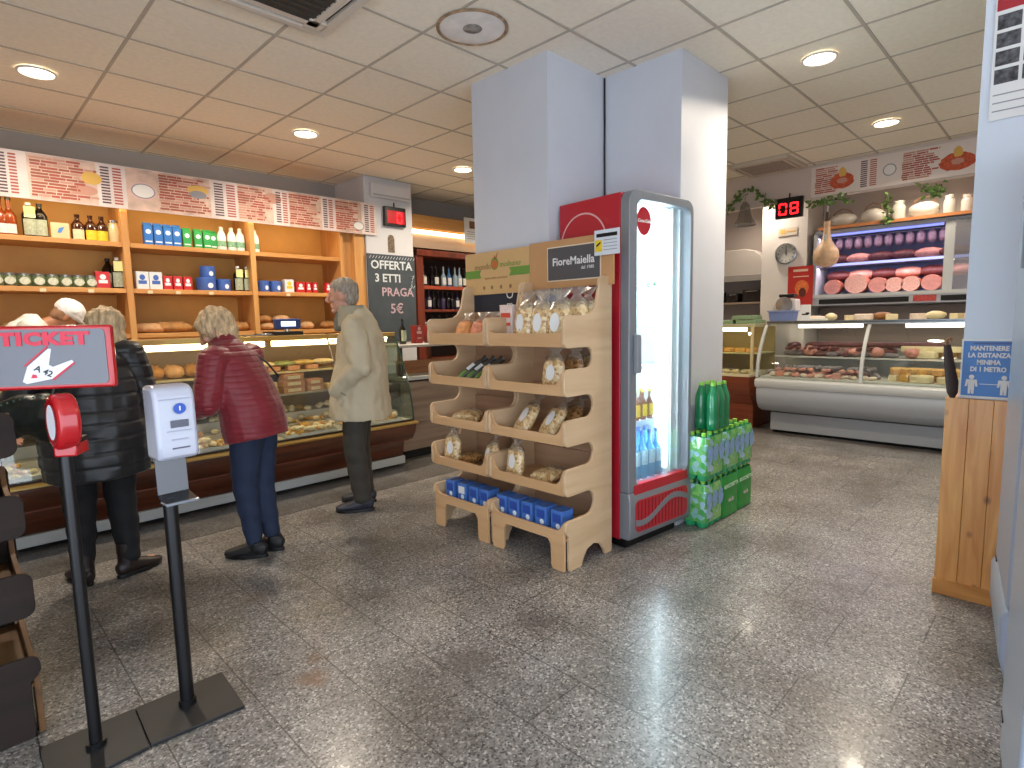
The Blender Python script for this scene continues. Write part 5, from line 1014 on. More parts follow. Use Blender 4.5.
for i in range(6):
    food('rolls', CHEP, 'pale pastries on the deck of the warm lit counter', 7.15, 2.95+.12*i, .69, .3*i, 1.2, g='warm counter pastries'); food('wheel', CHEE, 'yellow round cheese on the shelf of the warm lit counter', 7.4, 2.97+.15*i, .94, 0, .8, g='warm counter cheeses')
for i, (y, z) in enumerate(((3.0, 1.31), (3.3, 1.31), (3.05, 1.365))):
    t = thing('green_tray', 'flat green box on the warm lit counter, %s' % ('lower nearest the column', 'lower behind the pillar', 'on top of another')[i], 'tray', (7.4, y, z+.001)); MB().box(-.16, .16, -.13, .13, 0, .045).build('tray_body', mat('tray_green', '#7f9a78', .5), t, bevel=.005); MB().box(-.13, .13, -.10, .10, .045, .052).build('lid', mat('tray_green_pale', '#a4b294', .5), t)
# --- deli column furniture
cl = thing('wall_clock', 'round wall clock with silver rim on the white deli column', 'clock', (7.995, 2.80, 2.215), -pi/2)
Rm = Matrix.Rotation(pi/2, 4, 'X')
MB().lathe([(.135, 0), (.14, .01), (.135, .03), (.12, .034), (.118, .02)], 40).xf(Rm).build('rim', CHROME, cl); MB().lathe([(0, .004), (.12, .004), (.12, 0)], 40).xf(Rm).build('dial', mat('dial', '#c8c8c4', .5), cl)
tk_ = MB()
for i in range(12):
    a = 2*pi*i/12; M_ = Matrix.Rotation(a, 4, 'Y'); q = MB().box(-.004, .004, -.0065, -.005, .088, .106); q.xf(M_); tk_.add(q.v, q.f)
tk_.build('hour_marks', BLACK, cl, smooth=False); MB().box(-.005, .005, -.009, -.0065, -.01, .055).build('hour_hand', BLACK, cl); MB().box(-.0035, .0035, -.011, -.009, -.015, .085).build('minute_hand', BLACK, cl)
nt2 = thing('small_notice', 'small pale notice with an orange mark above the clock', 'notice', (7.995, 2.79, 2.50), -pi/2); MB().box(-.12, .12, -.004, 0, -.05, .05).build('sheet', mat('aged_paper', '#c9bdae', .6), nt2); MB().box(-.09, -.03, -.0055, -.004, -.025, .03).box(-.01, .1, -.0055, -.004, -.005, .008).build('printed_mark', INK[4], nt2)
rp = thing('red_poster', 'red poster with an orange food picture below the clock', 'poster', (7.99, 2.61, 1.80), -pi/2); MB().box(-.155, .155, -.004, 0, -.27, .24).build('sheet', mat('poster_red2', '#b2271f', .45), rp)
f = MB(); P = lambda u, v, h: (u, -.004-h, v); disc(f, P, .02, -.04, .085, .10, 0, .001); disc(f, P, .03, -.10, .045, .06, 1, .002); f.box(-.09, .09, -.0055, -.004, .17, .20, 2); f.box(-.09, .10, -.0055, -.004, .10, .112, 2); f.build('printed_picture', [mat('poster_orange', '#d8703a', .5, var=.3, vscale=30), mat('poster_dark', '#5f2216', .5, var=.3, vscale=30), mat('poster_cream', '#d9b9a4', .5)], rp, smooth=False, weld=False)
# --- wall refrigerated meat case
mc = thing('meat_display_case', 'wall mounted chilled case with blue light and sliced hams', 'display case', (0, 0, 0)); x0, x1, y0, y1, z0, z1 = 8.0, 8.55, -.2, 2.47, 1.66, 2.42
s = MB(); s.box(x0, x1, y0, y1, z0-.14, z0); s.box(x0+.05, x1, y0, y1, z1, z1+.04).box(x0+.02, x1, y1-.03, y1, z0, z1).box(x0, x0+.05, y1-.04, y1, z0, z1); s.build('cabinet', GG, mc, bevel=.004)
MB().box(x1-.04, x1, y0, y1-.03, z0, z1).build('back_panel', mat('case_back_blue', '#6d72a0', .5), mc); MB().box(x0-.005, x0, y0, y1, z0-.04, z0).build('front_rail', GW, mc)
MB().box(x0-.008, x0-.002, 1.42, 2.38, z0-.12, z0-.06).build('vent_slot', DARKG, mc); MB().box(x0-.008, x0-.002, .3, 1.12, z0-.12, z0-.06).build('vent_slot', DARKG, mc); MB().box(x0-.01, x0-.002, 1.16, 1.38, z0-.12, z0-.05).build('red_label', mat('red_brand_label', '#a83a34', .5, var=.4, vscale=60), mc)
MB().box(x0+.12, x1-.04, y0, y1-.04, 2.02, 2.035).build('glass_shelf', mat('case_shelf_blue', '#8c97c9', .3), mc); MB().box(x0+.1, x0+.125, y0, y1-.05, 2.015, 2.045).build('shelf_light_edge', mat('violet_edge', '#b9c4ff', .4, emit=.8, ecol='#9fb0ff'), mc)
MB().box(x0+.02, x0+.08, 1.03, 1.12, z0, z1).build('door_post', GW, mc); MB().box(x0+.01, x0+.016, y0, 1.03, z0, z1).build('sliding_glass', glass('sliding', (.9, .92, .92), .2, .08, .25, '#a8a29c'), mc)
VL = mat('violet_tube', '#9aa6ff', .4, emit=1.0, ecol='#8f9cff'); MB().box(x0+.10, x0+.13, 1.15, y1-.08, z1-.03, z1-.005).build('lamp_tube', VL, mc)
for zz, e_ in ((z1-.04, 5), (2.0, 9)):
    q = bpy.data.lights.new('tube_light', 'AREA'); q.shape = 'RECTANGLE'; q.size = .05; q.size_y = 1.7; q.energy = e_; q.color = (.75, .68, 1.0) if e_ == 7 else (.95, .8, .9); o = bpy.data.objects.new('tube_light', q); COL.objects.link(o); o.parent = mc; o.location = (x0+.14, 1.6, zz)
HF = mat('ham_face', '#c98880', .4, var=.15, vscale=25); HF2 = mat('mortadella_face', '#dba79a', .4, var=.2, vscale=60)
for i, (px_, r_, m_) in enumerate(((832, .095, HF), (855.5, .125, HF2), (877, .095, HF), (893.5, .09, HF2), (910, .092, HF2), (930.5, .095, HF))):
    y = at_x(px_, 290, 8.14).y
    t = thing('cut_ham', '%s cut ham on the lower level of the chilled case, %s' % ('large' if i == 1 else 'round', ordl(i, 6)), 'ham', (8.14, y, z0+.001), 0, 'cut hams in the chilled case')
    MB().lathe([(0, 0), (r_*.97, 0), (r_, .01), (r_, .16), (r_*.8, .2), (0, .22)], 26, sy=1.0).xf(Matrix.Translation((0, 0, r_*.98)) @ Matrix.Rotation(pi/2, 4, 'Y') @ Matrix.Diagonal((.98, 1.05, 1, 1))).build('ham_body', mat('ham_rind', '#a8624e', .5), t)
    f = MB(); disc(f, lambda u, v, h: (-h, u, v), 0, r_*.98, r_*1.0, r_*.95, 0, .002, 28, .01, i); f.build('cut_face', m_, t, smooth=False)
for i in range(6): food('ham', (MEAT, HAMP)[i % 2], '%s ham joint in the second row of the chilled case' % ('dark', 'pink')[i % 2], 8.36, 2.25-.25*i, z0+.17, pi/2, 1.25, g='chilled case back row')
for i in range(6): food('ham', (MEAT, HAMP, MEAT)[i % 3], '%s ham joint on the glass shelf of the chilled case' % ('dark', 'pink', 'dark')[i % 3], 8.3, 2.25-.24*i, 2.037, pi/2+.3, 1.2, g='chilled case shelf')
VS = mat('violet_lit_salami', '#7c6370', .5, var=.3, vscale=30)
MB().cyl((8.3, .72, 2.385), (8.3, 2.4, 2.385), .006).build('hanging_rail', CHROME, mc)
vs0 = None
for i in range(12):
    lb = 'round salami hanging in the chilled case, '+(ordl(i, 12))
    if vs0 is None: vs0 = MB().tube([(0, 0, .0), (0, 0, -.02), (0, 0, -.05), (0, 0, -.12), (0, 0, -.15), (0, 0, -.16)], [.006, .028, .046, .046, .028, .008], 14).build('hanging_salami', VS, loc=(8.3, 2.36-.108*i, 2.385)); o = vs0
    else: o = vs0.copy(); COL.objects.link(o); o.location = (8.3, 2.36-.108*i, 2.385)
    tag(o, lb, 'salami', 'hanging salami row')
# panel below the case and shelf of jars above
MB().box(8.5, 8.59, -.2, 2.5, .9, 1.5).build('back_counter_panel', mat('rear_panel', '#8a7a72', .5), None); tag(bpy.data.objects['back_counter_panel'], 'brownish wall panel behind the deli counter below the chilled case', 'wall panel')
rb_ = thing('rear_worktop', 'steel worktop along the wall behind the deli counter', 'worktop', (0, 0, 0)); MB().box(8.0, 8.5, -.3, 2.5, .86, .9).build('top', SS, rb_); MB().box(8.05, 8.5, -.3, 2.5, 0, .86).build('cupboard', mat('rear_cupboard', '#9a948f', .5), rb_)
js = thing('upper_shelf', 'orange edged long shelf above the chilled case', 'shelf', (0, 0, 0)); MB().box(8.0, 8.59, -.3, 2.42, 2.47, 2.50).build('board', mat('pale_board', '#c9b8a4', .5), js); MB().box(7.99, 8.0, -.3, 2.42, 2.468, 2.502).build('edge_strip', mat('orange_edge', '#c07a45', .5), js)
WB2 = mat('white_wrapped_cheese', '#bdb6ad', .5, var=.1, vscale=8); CLR = mat('clear_jar_glass', '#b5aea6', .15, coat=.6)
for i, (y, w_, h_, kd) in enumerate(((2.2, .18, .2, 'b'), (1.87, .15, .22, 'b'), (1.61, .075, .23, 'j'), (1.36, .17, .22, 'b'), (1.12, .06, .22, 'j'), (.96, .06, .2, 'j'), (.76, .10, .22, 'c'), (.45, .1, .2, 'c'))):
    t = thing({'b': 'white_basket', 'j': 'glass_jar', 'c': 'cardboard_box'}[kd], {'b': 'white wrapped basket', 'j': 'clear lidded jar', 'c': 'pale cardboard box'}[kd]+' on the shelf above the chilled case, '+ORD[i]+' item from the left', {'b': 'basket', 'j': 'jar', 'c': 'box'}[kd], (8.2, y, 2.501))
    if kd == 'b': MB().ell((0, 0, h_*.42), (.11, w_*.9, h_*.42), 18, 10, 0, .05, seed=i).build('basket_body', WB2, t); MB().tube([(0, -w_*.8, h_*.4), (0, -w_*.5, h_*.95), (0, 0, h_*1.15), (0, w_*.5, h_*.95), (0, w_*.8, h_*.4)], .006, 6).build('handle', RIND, t)
    elif kd == 'j': MB().lathe([(0, 0), (w_*.9, 0), (w_, .02), (w_, h_*.7), (w_*.7, h_*.85), (0, h_*.85)], 18).build('glass_body', CLR, t); MB().lathe([(0, h_*.85), (w_*.75, h_*.85), (w_*.75, h_), (0, h_)], 18).build('lid', WB2, t)
    else: MB().box(-.1, .1, -w_, w_, 0, h_).build('box_body', mat('peach_box', '#c9a084', .6), t, bevel=.003); MB().box(-.101, -.1, -w_*.4, w_*.4, h_*.2, h_*.6).build('tape', CHEP, t)
# hanging cured ham
hp = at_x(826, 255, 7.85)
hm = thing('hanging_ham', 'whole cured ham leg hanging hoof up left of the chilled case', 'ham', (hp.x, hp.y, hp.z))
MB().tube([(0, 0, -.15), (0, 0, -.14), (0, .0, -.11), (0, 0, -.03), (0, 0, .05), (0, 0, .11), (0, 0, .17), (0, 0, .28), (0, 0, .40), (0, 0, .44)], [.02, .07, .115, .145, .135, .095, .055, .038, .034, .03], 20).build('ham_leg', mat('cured_skin', '#c8a684', .5, var=.25, vscale=12), hm)
MB().tube([(0, 0, .40), (-.01, 0, .47), (-.02, .0, .52)], [.034, .03, .02], 10).build('hoof', mat('hoof_dark', '#4a382c', .5), hm); MB().tube([(0, 0, .42), (0, 0, .60)], .005, 6).build('cord', PAPER, hm); MB().box(-.055, -.05, -.015, .015, .1, .25).build('tag', PAPER, hm)
# leafy garland along the bulkhead
LEAF = mat('garland_leaf', '#5f7f3c', .6, var=.35, vscale=20); STEM = mat('garland_stem', '#4a5a30', .7)
def garland(label, pts, n, seed, group='artificial ivy garlands'):
    r = random.Random(seed); t = thing('ivy_garland', label, 'garland', pts[0], 0, group); P0 = Vector(pts[0]); V = [Vector(p)-P0 for p in pts]; MB().tube(V, .004, 6).build('stem', STEM, t); b = MB()
    for i in range(n):
        s_ = r.random()*(len(V)-1); k = int(s_); p = V[k].lerp(V[min(k+1, len(V)-1)], s_-k)+Vector((r.uniform(-.03, .01), r.uniform(-.035, .035), r.uniform(-.05, .03)))
        R_ = Euler((r.uniform(0, 6), r.uniform(0, 6), r.uniform(0, 6))).to_matrix(); w_ = r.uniform(.016, .028)
        q = [(0, 0, 0), (w_*.8, w_*.6, .004), (w_*.5, w_*1.7, 0), (0, w_*2.3, -.003), (-w_*.5, w_*1.7, 0), (-w_*.8, w_*.6, .004)]; b.add([p+R_ @ Vector(v) for v in q], [(0, 1, 2, 3), (0, 3, 4, 5)])
    b.build('leaves', LEAF, t, smooth=False, weld=False)
g1_ = [at_x(px, py, 7.0) for px, py in ((728, 212), (738, 196), (752, 188), (765, 198), (778, 205))]; g2_ = [at_x(px, py, 7.0) for px, py in ((808, 205), (820, 201), (835, 200), (850, 198))]; g3_ = [at_x(px, py, 7.985) for px, py in ((888, 192), (887, 205), (888, 218), (886, 222))]; g4_ = [at_x(px, py, 7.03) for px, py in ((925, 186), (932, 192), (940, 184), (936, 196))]
garland('ivy garland draped left of the red digit display near the glass bell', g1_, 90, 1); garland('ivy garland between the digit display and the first menu picture', g2_, 60, 2); garland('ivy sprig trailing over the shelf between baskets and jar', g3_, 55, 3); garland('ivy sprig hanging under the right part of the menu board', g4_, 50, 4)
bl = at_x(745, 214, 7.0); bt = thing('glass_bell', 'bell shaped glass ornament hanging under the ivy beside the pillar', 'ornament', (bl.x, bl.y, bl.z)); MB().lathe([(.13, -.13), (.12, -.11), (.085, -.05), (.065, .03), (.05, .10), (.02, .14), (0, .145)], 24).build('bell', glass('bell_glass', (.75, .72, .70), .12, .08, .35, '#8d857f'), bt); MB().lathe([(.128, -.135), (.134, -.13), (.128, -.122)], 24).build('rim', CHROME, bt); MB().cyl((0, 0, .14), (0, 0, .20), .004).build('hook', CHROME, bt)
# hood in the niche left of the column
hd = thing('extractor_hood', 'pale rounded extractor hood in the niche beside the pillar', 'hood', (0, 0, 0)); hh = [(3.16, 1.93), (3.16, 2.15), (3.19, 2.25), (3.28, 2.32), (3.42, 2.35), (4.3, 2.35), (4.3, 1.93)]
MB().prism(hh, 'x', 8.15, 8.58).build('hood_body', mat('hood_pale', '#b3aca8', .4), hd, bevel=.01); MB().box(8.13, 8.16, 3.16, 4.3, 1.90, 1.99).build('front_rail', mat('hood_rail', '#8d8886', .4), hd, bevel=.004)
bc = thing('niche_shelf', 'dark shelf with black appliances under the extractor hood', 'shelf', (0, 0, 0)); MB().box(8.2, 8.58, 3.13, 4.3, 1.58, 1.61).build('board', mat('niche_board', '#8a7868', .5), bc)
for i, (y, w_, h_) in enumerate(((3.35, .13, .17), (3.62, .08, .13), (3.9, .1, .16))):
    t = thing('oven_box', 'black small appliance on the shelf under the hood, %s' % ('nearest the column', 'in the middle', 'behind the pillar')[i], 'appliance', (8.35, y, 1.611)); MB().box(-.1, .1, -w_, w_, 0, h_).build('body', BLACK, t, bevel=.01); MB().box(-.104, -.1, -w_*.7, w_*.5, .04, h_-.03).build('door', mat('dark_glass', '#24211f', .1), t); MB().cyl((-.115, -w_*.7, h_-.02), (-.115, w_*.6, h_-.02), .006).build('handle', CHROME, t)
# dark folded umbrella leaning behind the panelling
ua = at_y(949, 348, .47); um = thing('folded_umbrella', 'small dark brown folded umbrella standing on the pine panelling ledge', 'umbrella', (3.448, .418, 1.045)); M_ = Matrix.Rotation(radians(0), 4, 'X')
MB().tube([(0, .028, .20), (0, .022, .16), (0, .012, .09), (0, .0, .02), (0, -.004, -.03), (0, -.005, -.054)], [.014, .018, .022, .026, .022, .010], 12).build('canopy', mat('umbrella_brown', '#33211c', .7), um); MB().tube([(0, .028, .19), (0, .030, .225), (0, .018, .235), (0, .010, .222)], .006, 8).build('handle', RIND, um)

# ------------------------------------------------------------------ people
from mathutils import noise
X3 = Vector((1, 0, 0))
def eloft(mb, sec, n=20):
    """sec: (point, rx, ry); rings square to the path, rx sideways"""
    P = [Vector(s[0]) for s in sec]; rings = []
    for k, (p, rx, ry) in enumerate(sec):
        p = Vector(p); t = (P[min(k+1, len(P)-1)]-P[max(k-1, 0)]).normalized(); a = X3-t*X3.dot(t)
        if a.length < .2: a = Vector((0, 1, 0))-t*t.y
        a.normalize(); b = t.cross(a)
        rings.append([p+a*rx*cos(2*pi*i/n)+b*ry*sin(2*pi*i/n) for i in range(n)])
    mb.ring_loft(rings); return mb
def limb(mb, pts, rr_):
    n = len(pts); P = []; R = []
    for k in range(n-1):
        a, b = Vector(pts[k]), Vector(pts[k+1])
        for j in range(4): t = j/4; P.append(a.lerp(b, t)); R.append(rr_[k]*(1-t)+rr_[k+1]*t)
    P.append(Vector(pts[-1])); R.append(rr_[-1]); mb.tube(P, R, 14); mb.ell(pts[0], rr_[0], 12, 8); mb.ell(pts[-1], rr_[-1], 12, 8)
    for k in range(1, n-1): mb.ell(pts[k], rr_[k]*1.02, 12, 8)
    return mb
def fuse(mb, name, m, parent=None, voxel=.009, smooth=6, disp=None):
    me = mb.mesh('tmp', m, weld=False); o = bpy.data.objects.new('tmp_fuse', me); COL.objects.link(o)
    q = o.modifiers.new('r', 'REMESH'); q.mode = 'VOXEL'; q.voxel_size = voxel
    if smooth: s_ = o.modifiers.new('s', 'SMOOTH'); s_.iterations = smooth; s_.factor = .5
    dg = bpy.context.evaluated_depsgraph_get(); me2 = bpy.data.meshes.new_from_object(o.evaluated_get(dg)); bpy.data.objects.remove(o)
    me2.materials.clear(); me2.materials.append(m)
    if disp:
        N_ = [v.normal.copy() for v in me2.vertices]
        for v, nn in zip(me2.vertices, N_): v.co = v.co+nn*disp(v.co, nn)
    me2.polygons.foreach_set('use_smooth', [True]*len(me2.polygons)); me2.name = name
    r = bpy.data.objects.new(name, me2); COL.objects.link(r)
    if parent: r.parent = parent
    return r
def hand(mb, w, d, nrm, thumb, curl=.5, s=1.0):
    """w wrist, d direction of the palm, nrm palm normal (fingers curl towards it), thumb side vector"""
    w = Vector(w); d = Vector(d).normalized(); nrm = Vector(nrm); nrm = (nrm-d*nrm.dot(d)).normalized(); sd = Vector(thumb); sd = (sd-d*sd.dot(d)-nrm*sd.dot(nrm)).normalized()
    for k in range(4):
        off = sd*(.030-.020*k)*s; mb.tube([w+off*.6, w+off+d*.05*s, w+off*1.05+d*.088*s], [.014*s, .015*s, .012*s], 8); mb.ell(w+off*1.05+d*.088*s, .012*s, 8, 6)
    mb.ell(w+d*.045*s, .026*s, 10, 8)
    for k, L in enumerate((.072, .08, .075, .06)):
        p = w+sd*(.032-.021*k)*s+d*.088*s; a = 0; pts = [p]
        for j, f_ in enumerate((.42, .33, .25)): a += curl*(.6, 1.0, .7)[j]; p = p+(d*cos(a)+nrm*sin(a))*L*f_*s; pts.append(p)
        mb.tube(pts, [.0095*s, .009*s, .008*s, .0065*s], 8); [mb.ell(q, .0088*s*(1-.08*j), 8, 6) for j, q in enumerate(pts)]
    p0 = w+sd*.022*s+d*.02*s; p1 = p0+(sd*.7+d*.6+nrm*.2).normalized()*.035*s; p2 = p1+(d*.9+nrm*.5+sd*.1).normalized()*.03*s; p3 = p2+(d*.8+nrm*.7).normalized()*.022*s
    mb.tube([p0, p1, p2, p3], [.014*s, .0115*s, .010*s, .008*s], 8); [mb.ell(q, r*s, 8, 6) for q, r in ((p1, .0115), (p2, .010), (p3, .008))]
SKIN = mat('skin', '#c08d74', .5, var=.06, vscale=6); SKINB = mat('tanned_skin', '#a8714f', .5, var=.06, vscale=6)
def head(mb, c, yaw, pitch, s=1.0):
    M_ = Matrix.Translation(Vector(c)) @ Matrix.Rotation(yaw, 4, 'Z') @ Matrix.Rotation(pitch, 4, 'X')
    def T(x, y, z): return M_ @ Vector((x*s, y*s, z*s))
    R = M_.to_3x3()
    mb.ell(T(0, -.008, .02), (.074*s, .092*s, .093*s), 20, 14, R=R); mb.ell(T(0, .018, -.045), (.056*s, .068*s, .065*s), 16, 12, R=R)
    mb.tube([T(0, .085, .025), T(0, .100, .0), T(0, .112, -.018), T(0, .098, -.028)], [.009*s, .012*s, .015*s, .010*s], 10); mb.ell(T(0, .112, -.017), .014*s, 8, 6)
    for q in (-1, 1):
        mb.ell(T(q*.074, -.005, -.005), (.010*s, .020*s, .032*s), 10, 8, R=R); mb.ell(T(q*.014, .1, -.024), .009*s, 8, 6); mb.ell(T(q*.04, .062, -.02), (.022*s, .022*s, .02*s), 10, 8, R=R)
    mb.ell(T(0, .070, .032), (.05*s, .018*s, .012*s), 12, 8, R=R); mb.ell(T(0, .084, -.050), (.024*s, .012*s, .006*s), 10, 6, R=R); mb.ell(T(0, .081, -.061), (.021*s, .013*s, .007*s), 10, 6, R=R); mb.ell(T(0, .072, -.092), (.026*s, .022*s, .018*s), 10, 8, R=R)
    return T, M_
def face_parts(parent, T, s=1.0):
    for q in (-1, 1): e = MB().ell(T(q*.031, .058, .008), .0125*s, 12, 8); e.build('eye', mat('eye_white', '#a8988c', .3), parent); MB().ell(T(q*.031, .0665, .008), .0055*s, 8, 6).build('iris', mat('iris', '#2c211a', .3), parent)
def hairdo(parent, M_, m, s=1.0, length=0.0, puff=1.0, seed=0, front=.03, amp=.012, freq=38, ears=False):
    mb = MB(); R = M_.to_3x3()
    def T(x, y, z): return M_ @ Vector((x*s, y*s, z*s))
    mb.ell(T(0, -.022, .038), (.085*puff*s, .096*puff*s, .090*puff*s), 20, 14, R=R); mb.ell(T(0, front, .068), (.070*puff*s, .055*s, .046*s), 16, 10, R=R)
    mb.ell(T(0, -.048, -.01-length*.3), (.074*puff*s, .058*puff*s, (.07+length)*s), 16, 12, R=R)
    if not ears:
        for q in (-1, 1): mb.ell(T(q*.064, -.02, -.002-length*.4), (.022*puff*s, .05*s, (.045+length*.8)*s), 12, 8, R=R)
    sd_ = Vector((seed*3.1, seed, 0))
    return fuse(mb, 'hair', m, parent, .006, 3, lambda c, n: amp*noise.noise(Vector((c.x*freq, c.y*freq, c.z*freq*.35))+sd_)+amp*.5*noise.noise(Vector((c.x*110, c.y*110, c.z*30))))
def shoe(parent, ankle, yaw, m, s=1.0, high=False, name='shoe', sole=None):
    mb = MB(); M_ = Matrix.Translation((ankle[0], ankle[1], 0)) @ Matrix.Rotation(yaw, 4, 'Z')
    def T(x, y, z): return M_ @ Vector((x*s, y*s, z*s))
    q_ = [((0, -.075, .045), .024, .030), ((0, -.055, .050), .033, .044), ((0, .0, .052), .038, .047), ((0, .05, .045), .042, .040), ((0, .10, .037), .047, .031), ((0, .14, .031), .045, .025), ((0, .17, .027), .033, .019), ((0, .182, .024), .018, .012)]
    mm_ = MB(); eloft(mm_, [(Vector(p)*s, a*s, b*s) for p, a, b in q_]); mm_.xf(M_); mb.add(mm_.v, [f_ for f_ in mm_.f])
    mb.tube([T(0, -.02, .05), T(0, -.015, .10+(.10 if high else 0))], [.045*s, .046*s], 12)
    o = fuse(mb, name, m, parent, .007, 4)
    for v in o.data.vertices: v.co.z = max(v.co.z, .006) if v.co.z > .0 else .006
    pr = [(T(.040*cos(a)*(.9 if sin(a) < 0 else 1.15), .052+.132*sin(a), 0)) for a in [2*pi*i/24 for i in range(24)]]
    MB().prism([(p.x, p.y) for p in pr], 'z', 0, .022).build('sole', sole or BLACK, o, bevel=.003); return o
def person(label, loc, rz, J, skin=SKIN, headyaw=0.0, headpitch=0.0, hs=1.0, hands=None):
    mb = MB()
    eloft(mb, [(J['pelvis'], .12, .09), (Vector(J['pelvis'])+Vector((0, 0, .05)), .155, .11), (Vector(J['pelvis']).lerp(Vector(J['chest']), .5), .135, .10), (J['chest'], .165, .115), (Vector(J['chest']).lerp(Vector(J['neck']), .6), .15, .09), (J['neck'], .06, .055)])
    limb(mb, [J['neck'], Vector(J['neck']).lerp(Vector(J['head']), .6)], [.056, .05])
    for sd in ('L', 'R'):
        limb(mb, [Vector(J['chest']).lerp(Vector(J['sh'+sd]), .5)+Vector((0, 0, .04)), J['sh'+sd], J['el'+sd], J['wr'+sd]], [.06, .055, .042, .027])
        limb(mb, [J['hip'+sd], J['kn'+sd], J['an'+sd]], [.085, .055, .038])
        an = Vector(J['an'+sd]); ty = J.get('toe'+sd, 0); dv = Vector((-sin(ty), cos(ty), 0)); mb.tube([an+Vector((0, 0, -.03))-dv*.03, an+dv*.06+Vector((0, 0, -.045)), an+dv*.14+Vector((0, 0, -.05))], [.035, .033, .022], 10)
        w = Vector(J['wr'+sd]); d = (w-Vector(J['el'+sd])).normalized(); h_ = (hands or {}).get(sd, {}); sx = -1 if sd == 'L' else 1
        hand(mb, w+d*.01, h_.get('d', d), h_.get('n', (-sx, 0, 0)), h_.get('t', (0, 1, .3)), h_.get('c', .5))
    T, M_ = head(mb, J['head'], headyaw, headpitch, hs)
    o = fuse(mb, 'person', skin, None, .0055, 3); o.location = loc; o.rotation_euler.z = rz; tag(o, label, 'person'); face_parts(o, T, hs)
    return o, T, M_
def sleeve(mb, J, sd, r): limb(mb, [Vector(J['chest']).lerp(Vector(J['sh'+sd]), .55)+Vector((0, 0, .03)), J['sh'+sd], J['el'+sd], J['wr'+sd]], r)
def trousers(parent, J, m, r=(.10, .075, .062), top=True, name='trousers', amp=.004):
    mb = MB()
    for sd in ('L', 'R'): limb(mb, [J['hip'+sd], J['kn'+sd], Vector(J['an'+sd])+Vector((0, 0, .03))], r)
    if top: eloft(mb, [(J['pelvis'], .17, .125), (Vector(J['pelvis'])+Vector((0, 0, .07)), .17, .13), (Vector(J['pelvis'])+Vector((0, 0, .14)), .15, .12)])
    return fuse(mb, name, m, parent, .009, 5, lambda c, n: amp*noise.noise(Vector((c.x*14, c.y*14, c.z*9)))+amp*.6*sin(c.z*55+c.x*20))
def folds(amp, f=9): return lambda c, n: amp*noise.noise(Vector((c.x*f, c.y*f, c.z*f*.8)))+amp*.5*noise.noise(Vector((c.x*f*3, c.y*f*3, c.z*f*2)))

# --- man in beige coat
J = dict(pelvis=(0, 0, .92), chest=(0, -.03, 1.25), neck=(0, .01, 1.46), head=(0, .075, 1.61), shL=(-.185, -.03, 1.385), shR=(.185, -.03, 1.385), elL=(-.265, -.09, 1.10), elR=(.26, -.09, 1.10), wrL=(-.205, .085, .95), wrR=(.26, .02, .87), hipL=(-.09, 0, .86), hipR=(.09, 0, .86), knL=(-.095, .02, .47), knR=(.10, .03, .47), anL=(-.10, -.02, .085), anR=(.12, .0, .085), toeL=.1, toeR=-.15)
man, T, M_ = person('older person in beige coat with grey hair standing sideways at the bakery counter', (2.20, 3.835, 0), radians(48), J, headpitch=-.12, hs=1.08, hands={'L': dict(d=(.75, .25, -.6), n=(0, -1, 0), t=(.3, 0, 1), c=.6)})
COAT = mat('beige_coat', '#b7aa8e', .8, var=.07, vscale=5, bump=.1, bscale=120); mb = MB()
eloft(mb, [((0, -.02, .70), .26, .235), ((0, -.02, .80), .255, .225), ((0, -.025, .98), .235, .20), ((0, -.04, 1.15), .225, .18), ((0, -.05, 1.30), .22, .165), ((0, -.045, 1.39), .20, .13), ((0, -.02, 1.45), .12, .10), ((0, .0, 1.49), .08, .08)])
sleeve(mb, J, 'L', [.09, .088, .078, .062]); sleeve(mb, J, 'R', [.09, .088, .078, .06]); mb.ell((-.215, .09, .93), (.05, .07, .06), 12, 8)
coat = fuse(mb, 'coat', COAT, man, .009, 5, folds(.020, 7))
cl_ = MB(); eloft(cl_, [((0, .0, 1.40), .14, .125), ((0, .012, 1.46), .112, .112), ((0, .012, 1.54), .096, .096)]); fuse(cl_, 'collar', mat('olive_collar', '#97907a', .85), man, .008, 4, folds(.008, 18))
sf = MB(); eloft(sf, [((0, .06, 1.36), .075, .085), ((0, .065, 1.42), .078, .085), ((0, .055, 1.485), .066, .072)]); fuse(sf, 'scarf', mat('grey_scarf', '#6c6c60', .9), man, .008, 3, folds(.012, 26))
tp = MB(); tp.tube([(-.262, .03, .90), (-.245, .09, .93), (-.215, .15, .955)], [.006, .007, .006], 6); tp.build('pocket_edge', mat('pocket_edge_dark', '#8d846e', .8), coat)  # thin line along the pocket edge, darker than the coat
for z in (1.28, 1.12, .96, .82): MB().lathe([(0, 0), (.011, 0), (.011, .005), (0, .006)], 12).xf(Matrix.Translation((-.03, .155, z)) @ Matrix.Rotation(-pi/2, 4, 'X')).build('button', mat('coat_button', '#4e4638', .4), coat)
trousers(man, J, mat('olive_trousers', '#38332b', .8, var=.1, vscale=8), (.105, .082, .068)); 
for sd in ('L', 'R'): shoe(man, J['an'+sd], J['toe'+sd], mat('navy_shoe', '#262833', .5), 1.08)
hairdo(man, M_, mat('grey_brown_hair', '#8f8475', .7, var=.35, vscale=60, stretch=(1, 1, .3)), s=1.08, front=.018, puff=.96, amp=.010, ears=True)
hb_ = thing('black_bag', 'small black bag hanging behind the person in the beige coat', 'bag', (man.matrix_basis @ Vector((.285, .0, .66))), radians(48)); 
MB().prism([(-.05, .0), (.05, 0), (.055, .15), (-.055, .15)], 'x', -.03, .03).build('bag_body', mat('black_cloth', '#101012', .7), hb_, bevel=.01); MB().tube([(0, -.035, .15), (0, -.03, .20), (0, .0, .225), (0, .03, .20), (0, .035, .15)], .005, 6).build('handle', BLACK, hb_)

